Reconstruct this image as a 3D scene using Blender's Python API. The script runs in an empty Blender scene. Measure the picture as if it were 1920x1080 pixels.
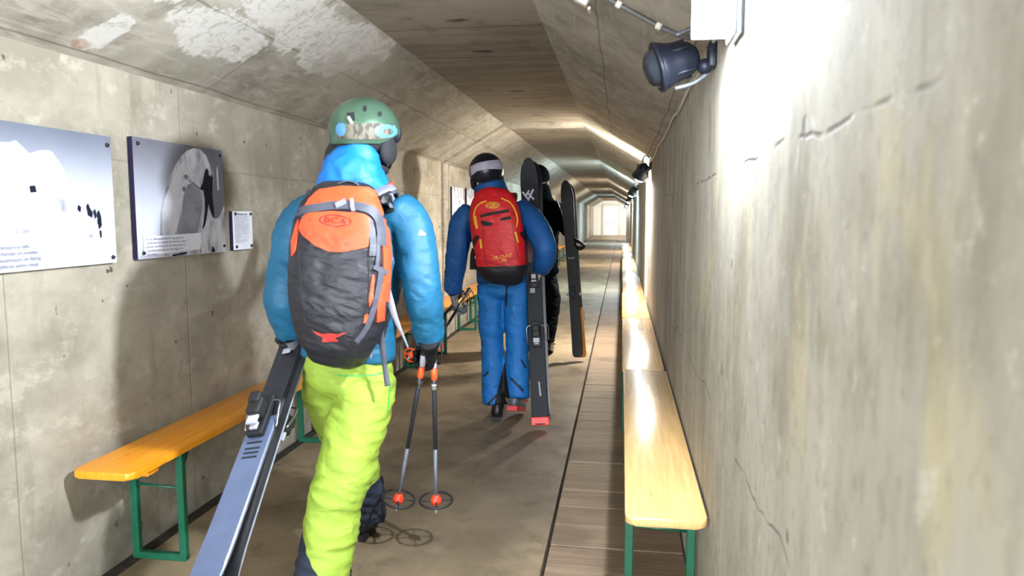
import bpy, bmesh, math, random
from mathutils import Vector, Matrix, noise, Euler
from mathutils.bvhtree import BVHTree
random.seed(7)
SC = bpy.context.scene
COL = SC.collection
V = Vector
PI = math.pi

# ------------------------------------------------------------------ camera model (1920x1080 frame)
FPX, YAW, PITCH, CAMH = 1364.15, .1496, .0999, 1.41
_cy, _sy, _cp, _sp = math.cos(YAW), math.sin(YAW), math.cos(PITCH), math.sin(PITCH)
CF = V((-_sy*_cp, _cy*_cp, -_sp)); CR = V((_cy, _sy, 0)); CU = CR.cross(CF); CO = V((0, 0, CAMH))
def ray(u, v): return CF*FPX + CR*(u-960) - CU*(v-540)
def at(u, v, y):                       # measured picture point -> place in the tunnel at distance y
    d = ray(u, v); return CO + d*((y-CO.y)/d.y)

# ------------------------------------------------------------------ helpers: objects
ORG = {}
def org(o): return ORG.get(o.name, V((0, 0, 0))) if o else V((0, 0, 0))
def finish(name, me, mat, parent=None, smooth=True):
    o = bpy.data.objects.new(name, me); COL.objects.link(o)
    if mat is not None:
        for m in (mat if isinstance(mat, (list, tuple)) else [mat]): me.materials.append(m)
    if smooth:
        me.polygons.foreach_set('use_smooth', [True]*len(me.polygons))
    off = org(parent)
    if parent is not None:
        o.parent = parent
        if off.length > 0: me.transform(Matrix.Translation(-off))
    ORG[o.name] = off.copy()
    return o
def obj(name, bm, mat, parent=None, smooth=True, sharp=None):
    me = bpy.data.meshes.new(name)
    bmesh.ops.recalc_face_normals(bm, faces=bm.faces)
    if sharp:
        for e in bm.edges:
            if len(e.link_faces) == 2 and e.calc_face_angle(0) > math.radians(sharp): e.smooth = False
    bm.to_mesh(me); bm.free()
    return finish(name, me, mat, parent, smooth)
def thing(name, label, cat, loc=(0, 0, 0), group=None):
    o = bpy.data.objects.new(name, None); COL.objects.link(o); o.location = loc
    o.empty_display_size = .1
    o['label'] = label; o['category'] = cat
    if group: o['group'] = group
    ORG[o.name] = V(loc); return o
def tag(o, label, cat, group=None):
    o['label'] = label; o['category'] = cat
    if group: o['group'] = group
    return o
def struct(o, label=None):
    o['kind'] = 'structure'
    if label: o['label'] = label
    return o
def dup(root, loc, label, group=None):
    r = root.copy(); COL.objects.link(r); r.location = loc; r['label'] = label
    if group: r['group'] = group
    for ch in list(root.children):
        c = ch.copy(); COL.objects.link(c); c.parent = r
        for g in list(ch.children):
            d = g.copy(); COL.objects.link(d); d.parent = c
    return r

# ------------------------------------------------------------------ helpers: shapes
def box(bm, c, s, rot=None, bev=0, seg=2):
    r = bmesh.ops.create_cube(bm, size=1)
    vs = r['verts']
    M = Matrix.Translation(V(c)) @ ((rot.to_4x4() if rot else Matrix.Identity(4)) @ Matrix.Diagonal((s[0], s[1], s[2], 1)))
    bmesh.ops.transform(bm, matrix=M, verts=vs)
    if bev:
        es = list({e for v in vs for e in v.link_edges})
        bmesh.ops.bevel(bm, geom=es, offset=bev, segments=seg, profile=.5, affect='EDGES')
def catmull(P, t):
    n = len(P)-1; s = min(max(t, 0), 1)*n; i = min(int(s), n-1); f = s-i
    g = lambda k: P[max(0, min(n, k))]
    a, b, c, d = g(i-1), g(i), g(i+1), g(i+2)
    return .5*((2*b)+(c-a)*f+(2*a-5*b+4*c-d)*f*f+(3*b-a-3*c+d)*f**3)
def lin(P, t):
    n = len(P)-1; s = min(max(t, 0), 1)*n; i = min(int(s), n-1); f = s-i
    f = f*f*(3-2*f)*.5+f*.5
    return P[i]*(1-f)+P[i+1]*f
def loft(bm, P, R, n=None, seg=18, side=V((1, 0, 0)), sup=2.0, cap=1.0):
    P = [V(p) for p in P]; R = [V((r, r)) if not hasattr(r, '__len__') else V((r[0], r[1])) for r in R]
    n = n or 5*(len(P)-1)
    rings = []
    def ring(c, t, r, k=1.0):
        s = side-t*side.dot(t)
        if s.length < 1e-4: s = V((0, 1, 0))-t*t.y
        s.normalize(); u = t.cross(s)
        out = []
        for j in range(seg):
            a = 2*PI*j/seg; ca, sa = math.cos(a), math.sin(a)
            x = math.copysign(abs(ca)**(2/sup), ca); y = math.copysign(abs(sa)**(2/sup), sa)
            out.append(bm.verts.new(c+s*(x*r[0]*k)+u*(y*r[1]*k)))
        return out
    cs = [catmull(P, i/n) for i in range(n+1)]; rs = [lin(R, i/n) for i in range(n+1)]
    t0 = (cs[1]-cs[0]).normalized(); t1 = (cs[-1]-cs[-2]).normalized()
    if cap:
        m = min(rs[0])*cap
        for k in (.98, .9, .72, .42): rings.append(ring(cs[0]-t0*(m*k), t0, rs[0], math.sqrt(max(0, 1-k*k))))
    for i in range(n+1):
        t = (cs[min(n, i+1)]-cs[max(0, i-1)]).normalized()
        rings.append(ring(cs[i], t, rs[i]))
    if cap:
        m = min(rs[-1])*cap
        for k in (.42, .72, .9, .98): rings.append(ring(cs[-1]+t1*(m*k), t1, rs[-1], math.sqrt(max(0, 1-k*k))))
    for a, b in zip(rings, rings[1:]):
        for j in range(seg): bm.faces.new((a[j], a[(j+1) % seg], b[(j+1) % seg], b[j]))
    bm.faces.new(rings[0][::-1]); bm.faces.new(rings[-1])
def tube(bm, P, r, seg=8, n=None): loft(bm, P, [r]*len(P), n=n or 4*(len(P)-1), seg=seg, cap=0)
def bar(bm, a, b, r, seg=8, r2=None): loft(bm, [a, b], [r, r2 if r2 is not None else r], n=1, seg=seg, cap=0)
def ball(bm, c, r, rot=None, u=16, v=10):
    s = bmesh.ops.create_uvsphere(bm, u_segments=u, v_segments=v, radius=1)
    r = (r, r, r) if not hasattr(r, '__len__') else r
    M = Matrix.Translation(V(c)) @ ((rot.to_4x4() if rot else Matrix.Identity(4)) @ Matrix.Diagonal((r[0], r[1], r[2], 1)))
    bmesh.ops.transform(bm, matrix=M, verts=s['verts'])
def torus(bm, c, R, r, ax, seg=28, sg=7):
    ax = V(ax).normalized(); s = ax.orthogonal().normalized(); u = ax.cross(s); rings = []
    for i in range(seg):
        a = 2*PI*i/seg; d = s*math.cos(a)+u*math.sin(a)
        rings.append([bm.verts.new(V(c)+d*(R+r*math.cos(b))+ax*(r*math.sin(b))) for b in [2*PI*k/sg for k in range(sg)]])
    for i in range(seg):
        A, B = rings[i], rings[(i+1) % seg]
        for k in range(sg): bm.faces.new((A[k], B[k], B[(k+1) % sg], A[(k+1) % sg]))
def prism(bm, pts, z0, z1):
    a = [bm.verts.new((x, y, z0)) for x, y in pts]; b = [bm.verts.new((x, y, z1)) for x, y in pts]
    n = len(pts)
    bm.faces.new(a[::-1]); bm.faces.new(b)
    for i in range(n): bm.faces.new((a[i], a[(i+1) % n], b[(i+1) % n], b[i]))
def rounded(x0, y0, x1, y1, r, k=6):
    out = []
    for cx, cy, a in ((x1-r, y1-r, 0), (x0+r, y1-r, 90), (x0+r, y0+r, 180), (x1-r, y0+r, 270)):
        for i in range(k+1):
            t = math.radians(a+90*i/k); out.append((cx+r*math.cos(t), cy+r*math.sin(t)))
    return out
def remesh(bm, voxel, smooth=4):
    bmesh.ops.recalc_face_normals(bm, faces=bm.faces)
    me = bpy.data.meshes.new('tmp'); bm.to_mesh(me); bm.free()
    o = bpy.data.objects.new('tmp', me); COL.objects.link(o)
    m = o.modifiers.new('r', 'REMESH'); m.mode = 'VOXEL'; m.voxel_size = voxel
    if smooth:
        s = o.modifiers.new('s', 'SMOOTH'); s.factor = .5; s.iterations = smooth
    dg = bpy.context.evaluated_depsgraph_get()
    out = bpy.data.meshes.new_from_object(o.evaluated_get(dg))
    bpy.data.objects.remove(o); bpy.data.meshes.remove(me)
    return out
def folds(me, amp, sc, seed=0, an=(1, 1, 2.0), where=None):
    nv = [v.normal.copy() for v in me.vertices]
    for v, n in zip(me.vertices, nv):
        p = v.co; w = where(p) if where else 1
        q = V((p.x*sc*an[0]+seed, p.y*sc*an[1], p.z*sc*an[2]+p.x*sc*.7))
        q2 = q*2.1+V((5, 3, 1))
        a = noise.noise(q); b = 1-2.2*abs(noise.noise(q2))
        v.co = p+n*(amp*w*(.75*a+.4*b))
    me.update()
def mask(me, fn, name='mask'):
    at_ = me.attributes.new(name, 'FLOAT', 'POINT')
    at_.data.foreach_set('value', [fn(v.co) for v in me.vertices])
def bvh_of(*obs):
    vs, ps = [], []
    for o in obs:
        k = len(vs); off = org(o)
        vs += [v.co+off for v in o.data.vertices]
        ps += [[i+k for i in p.vertices] for p in o.data.polygons]
    return BVHTree.FromPolygons(vs, ps)
def cast(bv, u, v):
    d = ray(u, v).normalized(); h = bv.ray_cast(CO, d)
    if h[0] is None:
        # off the surface: nearest place on it to the sight line
        best = None
        for k in range(10):
            p = CO+d*(2+k*.5)
            q = bv.find_nearest(p)
            if q[0] is not None and (best is None or q[3] < best[3]): best = q
        h = best
    n = h[1]
    if n.dot(d) > 0: n = -n
    return h[0], n
def patch(bm, bv, poly, off=.003, thick=.004, cell=5, mi=0):
    """a sewn-on piece: the outline is laid on the surface, follows it and has a thickness"""
    b = bmesh.new()
    f = b.faces.new([b.verts.new((u, v, 0)) for u, v in poly])
    f.normal_update(); bmesh.ops.triangulate(b, faces=[f])
    for _ in range(7):
        es = [e for e in b.edges if e.calc_length() > cell*1.4]
        if not es: break
        bmesh.ops.subdivide_edges(b, edges=es, cuts=1)
        bmesh.ops.triangulate(b, faces=b.faces[:])
    b.verts.ensure_lookup_table(); b.verts.index_update()
    top, bot = [], []
    for v in b.verts:
        p, n = cast(bv, v.co.x, v.co.y)
        top.append(bm.verts.new(p+n*(off+thick))); bot.append(bm.verts.new(p+n*(off-.006)))
    for f in b.faces:
        i = [v.index for v in f.verts]
        bm.faces.new([top[k] for k in i]).material_index = mi
        bm.faces.new([bot[k] for k in i[::-1]]).material_index = mi
    for e in b.edges:
        if len(e.link_faces) == 1:
            i, j = e.verts[0].index, e.verts[1].index
            try: bm.faces.new((top[i], top[j], bot[j], bot[i])).material_index = mi
            except ValueError: pass
    b.free()
def strip_px(pts, w):
    L, Rr = [], []
    for i, p in enumerate(pts):
        a = V(pts[max(0, i-1)]); c = V(pts[min(len(pts)-1, i+1)]); d = (c-a).normalized()
        ww = w[i] if hasattr(w, '__len__') else w
        n = V((-d.y, d.x))*ww/2
        L.append((p[0]+n.x, p[1]+n.y)); Rr.append((p[0]-n.x, p[1]-n.y))
    return L+Rr[::-1]
def smooth_px(pts, n=6, closed=False):
    P = [V((a, b, 0)) for a, b in pts]; out = []
    k = n*(len(P)-1)
    for i in range(k+1):
        q = catmull(P, i/k); out.append((q.x, q.y))
    return out
def ellipse_px(c, a, b, rot=0, n=22):
    r = math.radians(rot)
    return [(c[0]+a*math.cos(t)*math.cos(r)-b*math.sin(t)*math.sin(r), c[1]+a*math.cos(t)*math.sin(r)+b*math.sin(t)*math.cos(r)) for t in [2*PI*i/n for i in range(n)]]
def text_faces(body, size=1, align='LEFT', bold=0, spacing=1, shear=0):
    cu = bpy.data.curves.new('t', 'FONT'); cu.body = body; cu.size = size; cu.resolution_u = 2; cu.align_x = align
    cu.offset = bold; cu.space_line = spacing; cu.shear = shear
    o = bpy.data.objects.new('t', cu); COL.objects.link(o)
    dg = bpy.context.evaluated_depsgraph_get(); me = bpy.data.meshes.new_from_object(o.evaluated_get(dg))
    vs = [v.co.copy() for v in me.vertices]; ps = [list(p.vertices) for p in me.polygons]
    bpy.data.objects.remove(o); bpy.data.curves.remove(cu); bpy.data.meshes.remove(me)
    return vs, ps
def text_on(bm, bv, body, u, v, px, rot=0, off=.009, mi=0, bold=.01, shear=0, sx=1):
    vs, ps = text_faces(body, 1, 'CENTER', bold, 1, shear); r = math.radians(rot)
    out = []
    for p in vs:
        x, y = p.x*px*sx, -(p.y-.33)*px
        q, n = cast(bv, u+x*math.cos(r)-y*math.sin(r), v+x*math.sin(r)+y*math.cos(r))
        out.append(bm.verts.new(q+n*off))
    for f in ps:
        try: bm.faces.new([out[i] for i in f]).material_index = mi
        except ValueError: pass

# ------------------------------------------------------------------ helpers: materials
def lc(r, g, b):
    f = lambda c: (c/255/12.92) if c/255 <= .04045 else ((c/255+.055)/1.055)**2.4
    return (f(r), f(g), f(b), 1)
class NT:
    def __init__(s, name):
        s.m = bpy.data.materials.new(name); s.m.use_nodes = True; s.t = s.m.node_tree
        s.p = s.t.nodes['Principled BSDF']; s.co = s.n('ShaderNodeTexCoord').outputs['Object']
    def n(s, ty, **k):
        o = s.t.nodes.new(ty)
        for a, b in k.items(): setattr(o, a, b)
        return o
    def set(s, sock, val):
        if isinstance(val, bpy.types.NodeSocket): s.t.links.new(val, sock)
        else: sock.default_value = val
    def math(s, op, a, b=0.0, c=0.0, clamp=False):
        o = s.n('ShaderNodeMath', operation=op, use_clamp=clamp)
        for i, x in enumerate((a, b, c)): s.set(o.inputs[i], x)
        return o.outputs[0]
    def map(s, scale=(1, 1, 1), loc=(0, 0, 0), co=None):
        o = s.n('ShaderNodeMapping'); s.set(o.inputs[0], co or s.co)
        o.inputs['Scale'].default_value = scale; o.inputs['Location'].default_value = loc
        return o.outputs[0]
    def noise(s, scale=5, detail=4, rough=.55, sc=(1, 1, 1), loc=(0, 0, 0), dist=0.0):
        o = s.n('ShaderNodeTexNoise'); s.set(o.inputs['Vector'], s.map(sc, loc))
        o.inputs['Scale'].default_value = scale; o.inputs['Detail'].default_value = detail
        o.inputs['Roughness'].default_value = rough; o.inputs['Distortion'].default_value = dist
        return o.outputs['Fac']
    def ramp(s, f, a, b, lo=0.0, hi=1.0):
        o = s.n('ShaderNodeMapRange', interpolation_type='SMOOTHSTEP'); s.set(o.inputs[0], f)
        for i, x in enumerate((a, b, lo, hi)): o.inputs[i+1].default_value = x
        return o.outputs[0]
    def mix(s, f, a, b, mode='MIX'):
        o = s.n('ShaderNodeMix', data_type='RGBA', blend_type=mode)
        s.set(o.inputs[0], f); s.set(o.inputs[6], a); s.set(o.inputs[7], b); return o.outputs[2]
    def xyz(s):
        o = s.n('ShaderNodeSeparateXYZ'); s.set(o.inputs[0], s.co); return o.outputs
    def bump(s, h, strength=.3, dist=.01, normal=None):
        o = s.n('ShaderNodeBump'); s.set(o.inputs['Height'], h); o.inputs['Strength'].default_value = strength
        o.inputs['Distance'].default_value = dist
        if normal is not None: s.set(o.inputs['Normal'], normal)
        s.set(s.p.inputs['Normal'], o.outputs[0]); return o.outputs[0]
    def attr(s, name='mask'):
        o = s.n('ShaderNodeAttribute', attribute_name=name); return o.outputs['Fac']
    def done(s, col=None, rough=None, metal=None, **k):
        if col is not None: s.set(s.p.inputs['Base Color'], col)
        if rough is not None: s.set(s.p.inputs['Roughness'], rough)
        if metal is not None: s.set(s.p.inputs['Metallic'], metal)
        for a, b in k.items(): s.set(s.p.inputs[a.replace('_', ' ')], b)
        return s.m
def plain(name, c, rough=.5, metal=0.0, var=.12, scale=30, bump=.05, **k):
    t = NT(name); f = t.noise(scale, 4)
    col = t.mix(t.ramp(f, .3, .7), tuple(x*(1-var) for x in c[:3])+(1,), tuple(min(1, x*(1+var)) for x in c[:3])+(1,))
    if bump: t.bump(t.noise(scale*3, 3), bump, .002)
    return t.done(col, rough, metal, **k)
def fabric(name, c, c2=None, rough=.62, wr=.35, scale=16, sheen=0.0):
    t = NT(name); f = t.noise(9, 4)
    col = t.mix(t.ramp(f, .3, .7), tuple(x*.9 for x in c[:3])+(1,), tuple(min(1, x*1.08) for x in c[:3])+(1,))
    if c2 is not None: col = t.mix(t.ramp(t.attr(), -.001, .001), col, c2)
    w = t.noise(scale, 5, .5, (1, 1, 1.8), (0, 0, 0), .6)
    weave = t.noise(900, 1)
    h = t.math('ADD', w, t.math('MULTIPLY', weave, .03))
    t.bump(h, wr, .018)
    t.p.inputs['Sheen Weight'].default_value = sheen
    return t.done(col, rough, 0.0)
def glow(name, c, s):
    t = NT(name); t.p.inputs['Emission Color'].default_value = c; t.p.inputs['Emission Strength'].default_value = s
    return t.done((.8, .8, .8, 1), .4)
# ------------------------------------------------------------------ the tunnel
XL, XR, ZS, ZF, FL, FR = -2.02, .282, 1.994, 2.409, -1.31, -.428
Y0, Y1 = -2.6, 52.0   # the near end is open to daylight
def concrete(name, kind):
    t = NT(name); x, y, z = t.xyz()
    big = t.noise(.9, 5, .6); mid = t.noise(4.5, 6, .65); fine = t.noise(60, 5, .7); speck = t.noise(240, 2)
    if kind == 'left': st = t.noise(3.0, 6, .66, (1, .8, 1.3), (0, 0, 0), .4)
    elif kind == 'right': st = t.noise(3.2, 5, .6, (1, 1.6, .25))
    elif kind == 'flat': st = t.noise(3.0, 6, .65, (.35, 3.2, 1))
    elif kind == 'slope': st = t.noise(3.2, 6, .62, (1.6, .9, 1.6), (0, 0, 0), .8)
    else: st = t.noise(2.4, 6, .65)
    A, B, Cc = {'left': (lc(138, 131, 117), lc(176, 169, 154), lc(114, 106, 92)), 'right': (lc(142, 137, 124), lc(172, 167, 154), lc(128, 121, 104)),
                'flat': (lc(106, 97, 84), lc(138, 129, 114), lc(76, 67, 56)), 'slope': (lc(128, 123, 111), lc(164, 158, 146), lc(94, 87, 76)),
                'floor': (lc(116, 101, 79), lc(148, 131, 105), lc(82, 69, 52))}[kind]
    col = t.mix(t.ramp(t.math('ADD', t.math('MULTIPLY', big, .5), t.math('MULTIPLY', st, .5)), .36, .64), A, B)
    col = t.mix(t.math('MULTIPLY', t.ramp(mid, .5, .75), .6), col, Cc)
    col = t.mix(t.ramp(fine, .62, .78, 0, .35), col, lc(95, 85, 70))
    col = t.mix(t.ramp(fine, .38, .24, 0, .4), col, lc(205, 198, 182))
    h = t.math('ADD', t.math('MULTIPLY', mid, .5), t.math('MULTIPLY', fine, .35)); rough = .88
    def line(coord, pos, w, wob=.02, sc=3.0):
        d = t.math('ABSOLUTE', t.math('SUBTRACT', t.math('ADD', coord, t.math('MULTIPLY', t.math('SUBTRACT', t.noise(sc, 3), .5), wob)), pos))
        return t.ramp(d, w, w*.3)
    def every(coord, step, w, off=0.0, wob=.01):
        c = t.math('ADD', t.math('ADD', coord, off), t.math('MULTIPLY', t.math('SUBTRACT', t.noise(2.0, 3), .5), wob))
        d = t.math('ABSOLUTE', t.math('SUBTRACT', t.math('FRACT', t.math('DIVIDE', c, step)), .5))
        return t.ramp(t.math('MULTIPLY', d, step), w, w*.3)
    def within(coord, a, b, s=.03): return t.math('MULTIPLY', t.ramp(coord, a-s, a+s), t.ramp(coord, b+s, b-s))
    def blob(c, r): # a stain at a place, ragged outline
        d = t.n('ShaderNodeVectorMath', operation='SUBTRACT'); t.set(d.inputs[0], t.co); d.inputs[1].default_value = c
        d2 = t.n('ShaderNodeVectorMath', operation='DIVIDE'); t.set(d2.inputs[0], d.outputs[0]); d2.inputs[1].default_value = r
        l = t.n('ShaderNodeVectorMath', operation='LENGTH'); t.set(l.inputs[0], d2.outputs[0]); return l.outputs['Value']
    if kind == 'left':
        drip = t.math('MULTIPLY', t.ramp(t.noise(5, 4, .6, (1, 2.2, .25)), .56, .7), .35); col = t.mix(drip, col, lc(126, 116, 100))
        pale = t.ramp(t.noise(4.5, 6, .72, (1, 1, 1.6), (4, 2, 7)), .54, .66); col = t.mix(t.math('MULTIPLY', pale, .4), col, lc(196, 191, 178))
        seam = t.math('MAXIMUM', every(y, 1.02, .006, .43), line(z, 1.63, .006, .03))
        col = t.mix(t.math('MULTIPLY', seam, .35), col, lc(112, 98, 78)); h = t.math('SUBTRACT', h, t.math('MULTIPLY', seam, .5))
        lo = t.math('MULTIPLY', t.ramp(z, .5, .1), t.ramp(t.noise(5, 5), .4, .65)); col = t.mix(t.math('MULTIPLY', lo, .45), col, lc(100, 94, 84))
        wh = t.math('MULTIPLY', t.ramp(t.noise(6, 6, .7, (1, 1, .5)), .62, .7), t.ramp(z, 1.3, 1.75)); col = t.mix(t.math('MULTIPLY', wh, .5), col, lc(205, 198, 180))
        pit = t.ramp(t.noise(13, 2, .5), .73, .77); col = t.mix(pit, col, lc(86, 74, 60))
    if kind == 'right':
        ye = t.math('MULTIPLY', t.ramp(t.noise(8.5, 2, .4, (1, 1, .2), (0, .3, 0), .6), .53, .66), within(z, 1.05, 1.5, .16))
        col = t.mix(t.math('MULTIPLY', ye, .38), col, lc(186, 172, 122))
        gr = t.ramp(t.noise(3.5, 6, .7, (1, 1, .5)), .46, .68); col = t.mix(t.math('MULTIPLY', gr, .75), col, lc(118, 110, 90))
        c1 = t.math('MULTIPLY', line(z, 1.532, .006, .05, 4), t.ramp(t.noise(6, 2), .5, .6))
        c2 = t.math('MULTIPLY', line(z, .82, .0045, .2, 2.2), t.ramp(t.noise(5, 2), .42, .54))
        pit = t.ramp(t.noise(11, 3, .5, (1, 1, .6)), .70, .75)
        cr = t.math('MAXIMUM', t.math('MAXIMUM', c1, c2), pit)
        col = t.mix(t.math('MULTIPLY', cr, .75), col, lc(70, 66, 62)); h = t.math('SUBTRACT', h, t.math('MULTIPLY', cr, .9))
    if kind == 'right':
        gsp = t.ramp(t.noise(28, 5, .7, (1, 1, .7)), .52, .68); col = t.mix(t.math('MULTIPLY', gsp, .4), col, lc(108, 102, 92))
        wsp = t.ramp(t.noise(20, 5, .7, (1, 1, .8), (2, 5, 1)), .58, .7); col = t.mix(t.math('MULTIPLY', wsp, .4), col, lc(200, 196, 186))
    if kind == 'flat':
        se = every(y, .725, .012, .05, .04); col = t.mix(t.math('MULTIPLY', se, .55), col, lc(58, 48, 38)); h = t.math('SUBTRACT', h, t.math('MULTIPLY', se, .5))
        yy = t.math('SUBTRACT', t.math('MULTIPLY', t.math('FRACT', t.math('DIVIDE', t.math('ADD', y, .2), .725)), .725), .36)
        dd = t.math('SQRT', t.math('ADD', t.math('POWER', t.math('MULTIPLY', t.math('ADD', x, .86), .55), 2), t.math('POWER', yy, 2)))
        sp = t.ramp(t.math('ADD', dd, t.math('MULTIPLY', t.math('SUBTRACT', t.noise(14, 3), .5), .04)), .045, .022)
        sp = t.math('MULTIPLY', sp, t.ramp(t.noise(1.3, 2), .38, .5))
        col = t.mix(t.math('MULTIPLY', sp, .9), col, lc(48, 36, 26))
    if kind == 'slope':
        dg = t.ramp(t.noise(5, 5, .65, (3.5, .7, 3.5), (1, 0, 0), 1.2), .5, .68); col = t.mix(t.math('MULTIPLY', dg, .45), col, lc(182, 176, 164))
        se = t.math('MAXIMUM', every(y, 1.45, .007, .3, .03), every(z, .215, .004, .03, .02))
        col = t.mix(t.math('MULTIPLY', se, .5), col, lc(84, 74, 60)); h = t.math('SUBTRACT', h, t.math('MULTIPLY', se, .5))
        rag = t.math('MULTIPLY', t.math('SUBTRACT', t.noise(3.5, 6, .68), .5), 2.4)
        ls = [blob((-1.48, 3.75, 2.30), (.22, .72, .2)), blob((-1.46, 3.05, 2.31), (.2, .36, .2)), blob((-1.70, 2.95, 2.18), (.18, .36, .16)),
              blob((-1.87, 2.50, 2.085), (.15, .085, .09)), blob((-1.60, 2.45, 2.24), (.16, .2, .12))]
        m = None
        for l in ls:
            k = t.ramp(t.math('ADD', l, rag), 1.0, .86); m = k if m is None else t.math('MAXIMUM', m, k)
        dk = t.ramp(t.noise(14, 6, .78, (1.3, 1, 1.3), (0, 0, 0), .8), .47, .64); m2 = t.math('MULTIPLY', m, t.math('SUBTRACT', 1.0, t.math('MULTIPLY', dk, .8)))
        col = t.mix(t.math('MULTIPLY', m2, .68), col, lc(206, 204, 200)); h = t.math('ADD', h, t.math('MULTIPLY', m, .25))
        rust = t.ramp(t.math('ADD', blob((-1.96, 2.46, 2.03), (.03, .05, .03)), rag), 1.0, .6); col = t.mix(t.math('MULTIPLY', rust, .5), col, lc(128, 84, 48))
        grey = t.ramp(t.math('ADD', blob((-1.6, 4.35, 2.24), (.2, .55, .15)), rag), 1.1, .8); col = t.mix(t.math('MULTIPLY', grey, .5), col, lc(146, 142, 130))
    if kind == 'floor':
        dk = t.ramp(t.noise(1.3, 6, .7, (1, .8, 1)), .5, .68); col = t.mix(t.math('MULTIPLY', dk, .65), col, lc(72, 61, 47))
        wh = t.ramp(t.noise(5.5, 5, .7, (1, 1, 1), (3, 1, 0)), .66, .73); col = t.mix(t.math('MULTIPLY', wh, .5), col, lc(176, 166, 146))
        sc_ = t.math('MULTIPLY', every(y, 2.9, .004, .6, .05), .8); col = t.mix(sc_, col, lc(64, 54, 44))
        rag = t.math('MULTIPLY', t.math('SUBTRACT', t.noise(2.2, 6, .65), .5), 1.6); dirt = t.ramp(t.math('ADD', blob((-.8, 3.9, 0), (.75, 1.5, 1)), rag), 1.15, .55)
        col = t.mix(t.math('MULTIPLY', dirt, .5), col, lc(62, 53, 42)); rough = t.ramp(mid, .35, .7, .42, .68)
    h = t.math('ADD', h, t.math('MULTIPLY', speck, .1))
    t.bump(h, .22 if kind == 'right' else .4, .009)
    return t.done(col, rough)
C_LEFT, C_RIGHT, C_FLAT, C_SLOPE, C_FLOOR = [concrete('concrete_'+k, k) for k in ('left', 'right', 'flat', 'slope', 'floor')]
T = .22
def wallbox(name, x0, x1, y0, y1, z0, z1, m):
    bm = bmesh.new(); box(bm, ((x0+x1)/2, (y0+y1)/2, (z0+z1)/2), (x1-x0, y1-y0, z1-z0))
    return struct(obj(name, bm, m, None, False))
wallbox('wall_left', XL-T, XL, Y0, Y1, -.2, ZS, C_LEFT)
wallbox('wall_right', XR, XR+T, Y0, Y1, -.2, ZS, C_RIGHT)
bm = bmesh.new()
prof = [(XL, ZS), (FL, ZF), (FR, ZF), (XR, ZS)]
outer = [(XL-T, ZS), (FL-T*.45, ZF+T), (FR+T*.45, ZF+T), (XR+T, ZS)]
ra = [[bm.verts.new((p[0], y, p[1])) for p in prof] for y in (Y0, Y1)]
rb = [[bm.verts.new((p[0], y, p[1])) for p in outer] for y in (Y0, Y1)]
for i in range(3):
    f = bm.faces.new((ra[0][i], ra[0][i+1], ra[1][i+1], ra[1][i])); f.material_index = 1 if i == 1 else 0
    bm.faces.new((rb[0][i], rb[1][i], rb[1][i+1], rb[0][i+1]))
for i in (0, 3): bm.faces.new((ra[0][i], ra[1][i], rb[1][i], rb[0][i]))
for k in (0, 1): bm.faces.new([v for v in ra[k]]+[v for v in rb[k][::-1]])
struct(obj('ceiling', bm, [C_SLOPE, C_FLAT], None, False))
GX = -1.94
bm = bmesh.new()
box(bm, ((GX-.30)/2, (Y0+Y1)/2, -.1), (-.30-GX, Y1-Y0, .2))
struct(obj('floor', bm, C_FLOOR, None, False))
# drain gap at the left wall foot: dark filling painted for its shade
t = NT('drain_dirt_shade'); f = t.noise(25, 6, .7); t.bump(f, .8, .02)
M_DRAIN = t.done(t.mix(t.ramp(f, .35, .7), lc(20, 18, 16), lc(62, 55, 46)), .75)
bm = bmesh.new(); box(bm, ((XL+GX)/2, (Y0+Y1)/2, -.112), (GX-XL, Y1-Y0, .2))
struct(obj('trim_1', bm, M_DRAIN, None, False), 'drain gap along the foot of the left wall, filled dark in place of shade')
# weathered cross boards over the gutter on the right
t = NT('weathered_boards'); x, y, z = t.xyz()
gr = t.noise(6, 6, .65, (.35, 9, 1)); big = t.noise(2.2, 5); fine = t.noise(70, 4, .7, (.4, 2, 1))
cell = t.math('FLOOR', t.math('DIVIDE', y, .215))
wn = t.n('ShaderNodeTexWhiteNoise', noise_dimensions='1D'); t.set(wn.inputs['W'], cell)
col = t.mix(t.ramp(gr, .3, .72), lc(120, 100, 80), lc(160, 139, 114))
col = t.mix(t.math('MULTIPLY', wn.outputs['Value'], .45), col, lc(110, 90, 70))
col = t.mix(t.math('MULTIPLY', t.ramp(big, .5, .7), .6), col, lc(88, 72, 58))
col = t.mix(t.ramp(fine, .64, .76, 0, .5), col, lc(186, 172, 152))
t.bump(t.math('ADD', gr, fine), .5, .01)
M_BOARD = t.done(col, .62)
bm = bmesh.new(); rr = random.Random(3)
yy = Y0
while yy < 30:
    dz = rr.uniform(-.002, .002)
    box(bm, ((-.292+XR)/2, yy+.1075, -.02+dz), (XR-.012+.292, .211, .04), None, .003, 1); yy += .215
box(bm, ((-.292+XR)/2, 41, -.022), (XR-.012+.292, 22, .04))
struct(obj('trim_2', bm, M_BOARD, None, False), 'weathered cross boards covering the gutter along the right wall')
bm = bmesh.new(); box(bm, ((-.3+XR)/2, (Y0+Y1)/2, -.14), (XR+.3, Y1-Y0, .18))
struct(obj('trim_3', bm, M_DRAIN, None, False), 'dark gutter under the boards')
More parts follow.
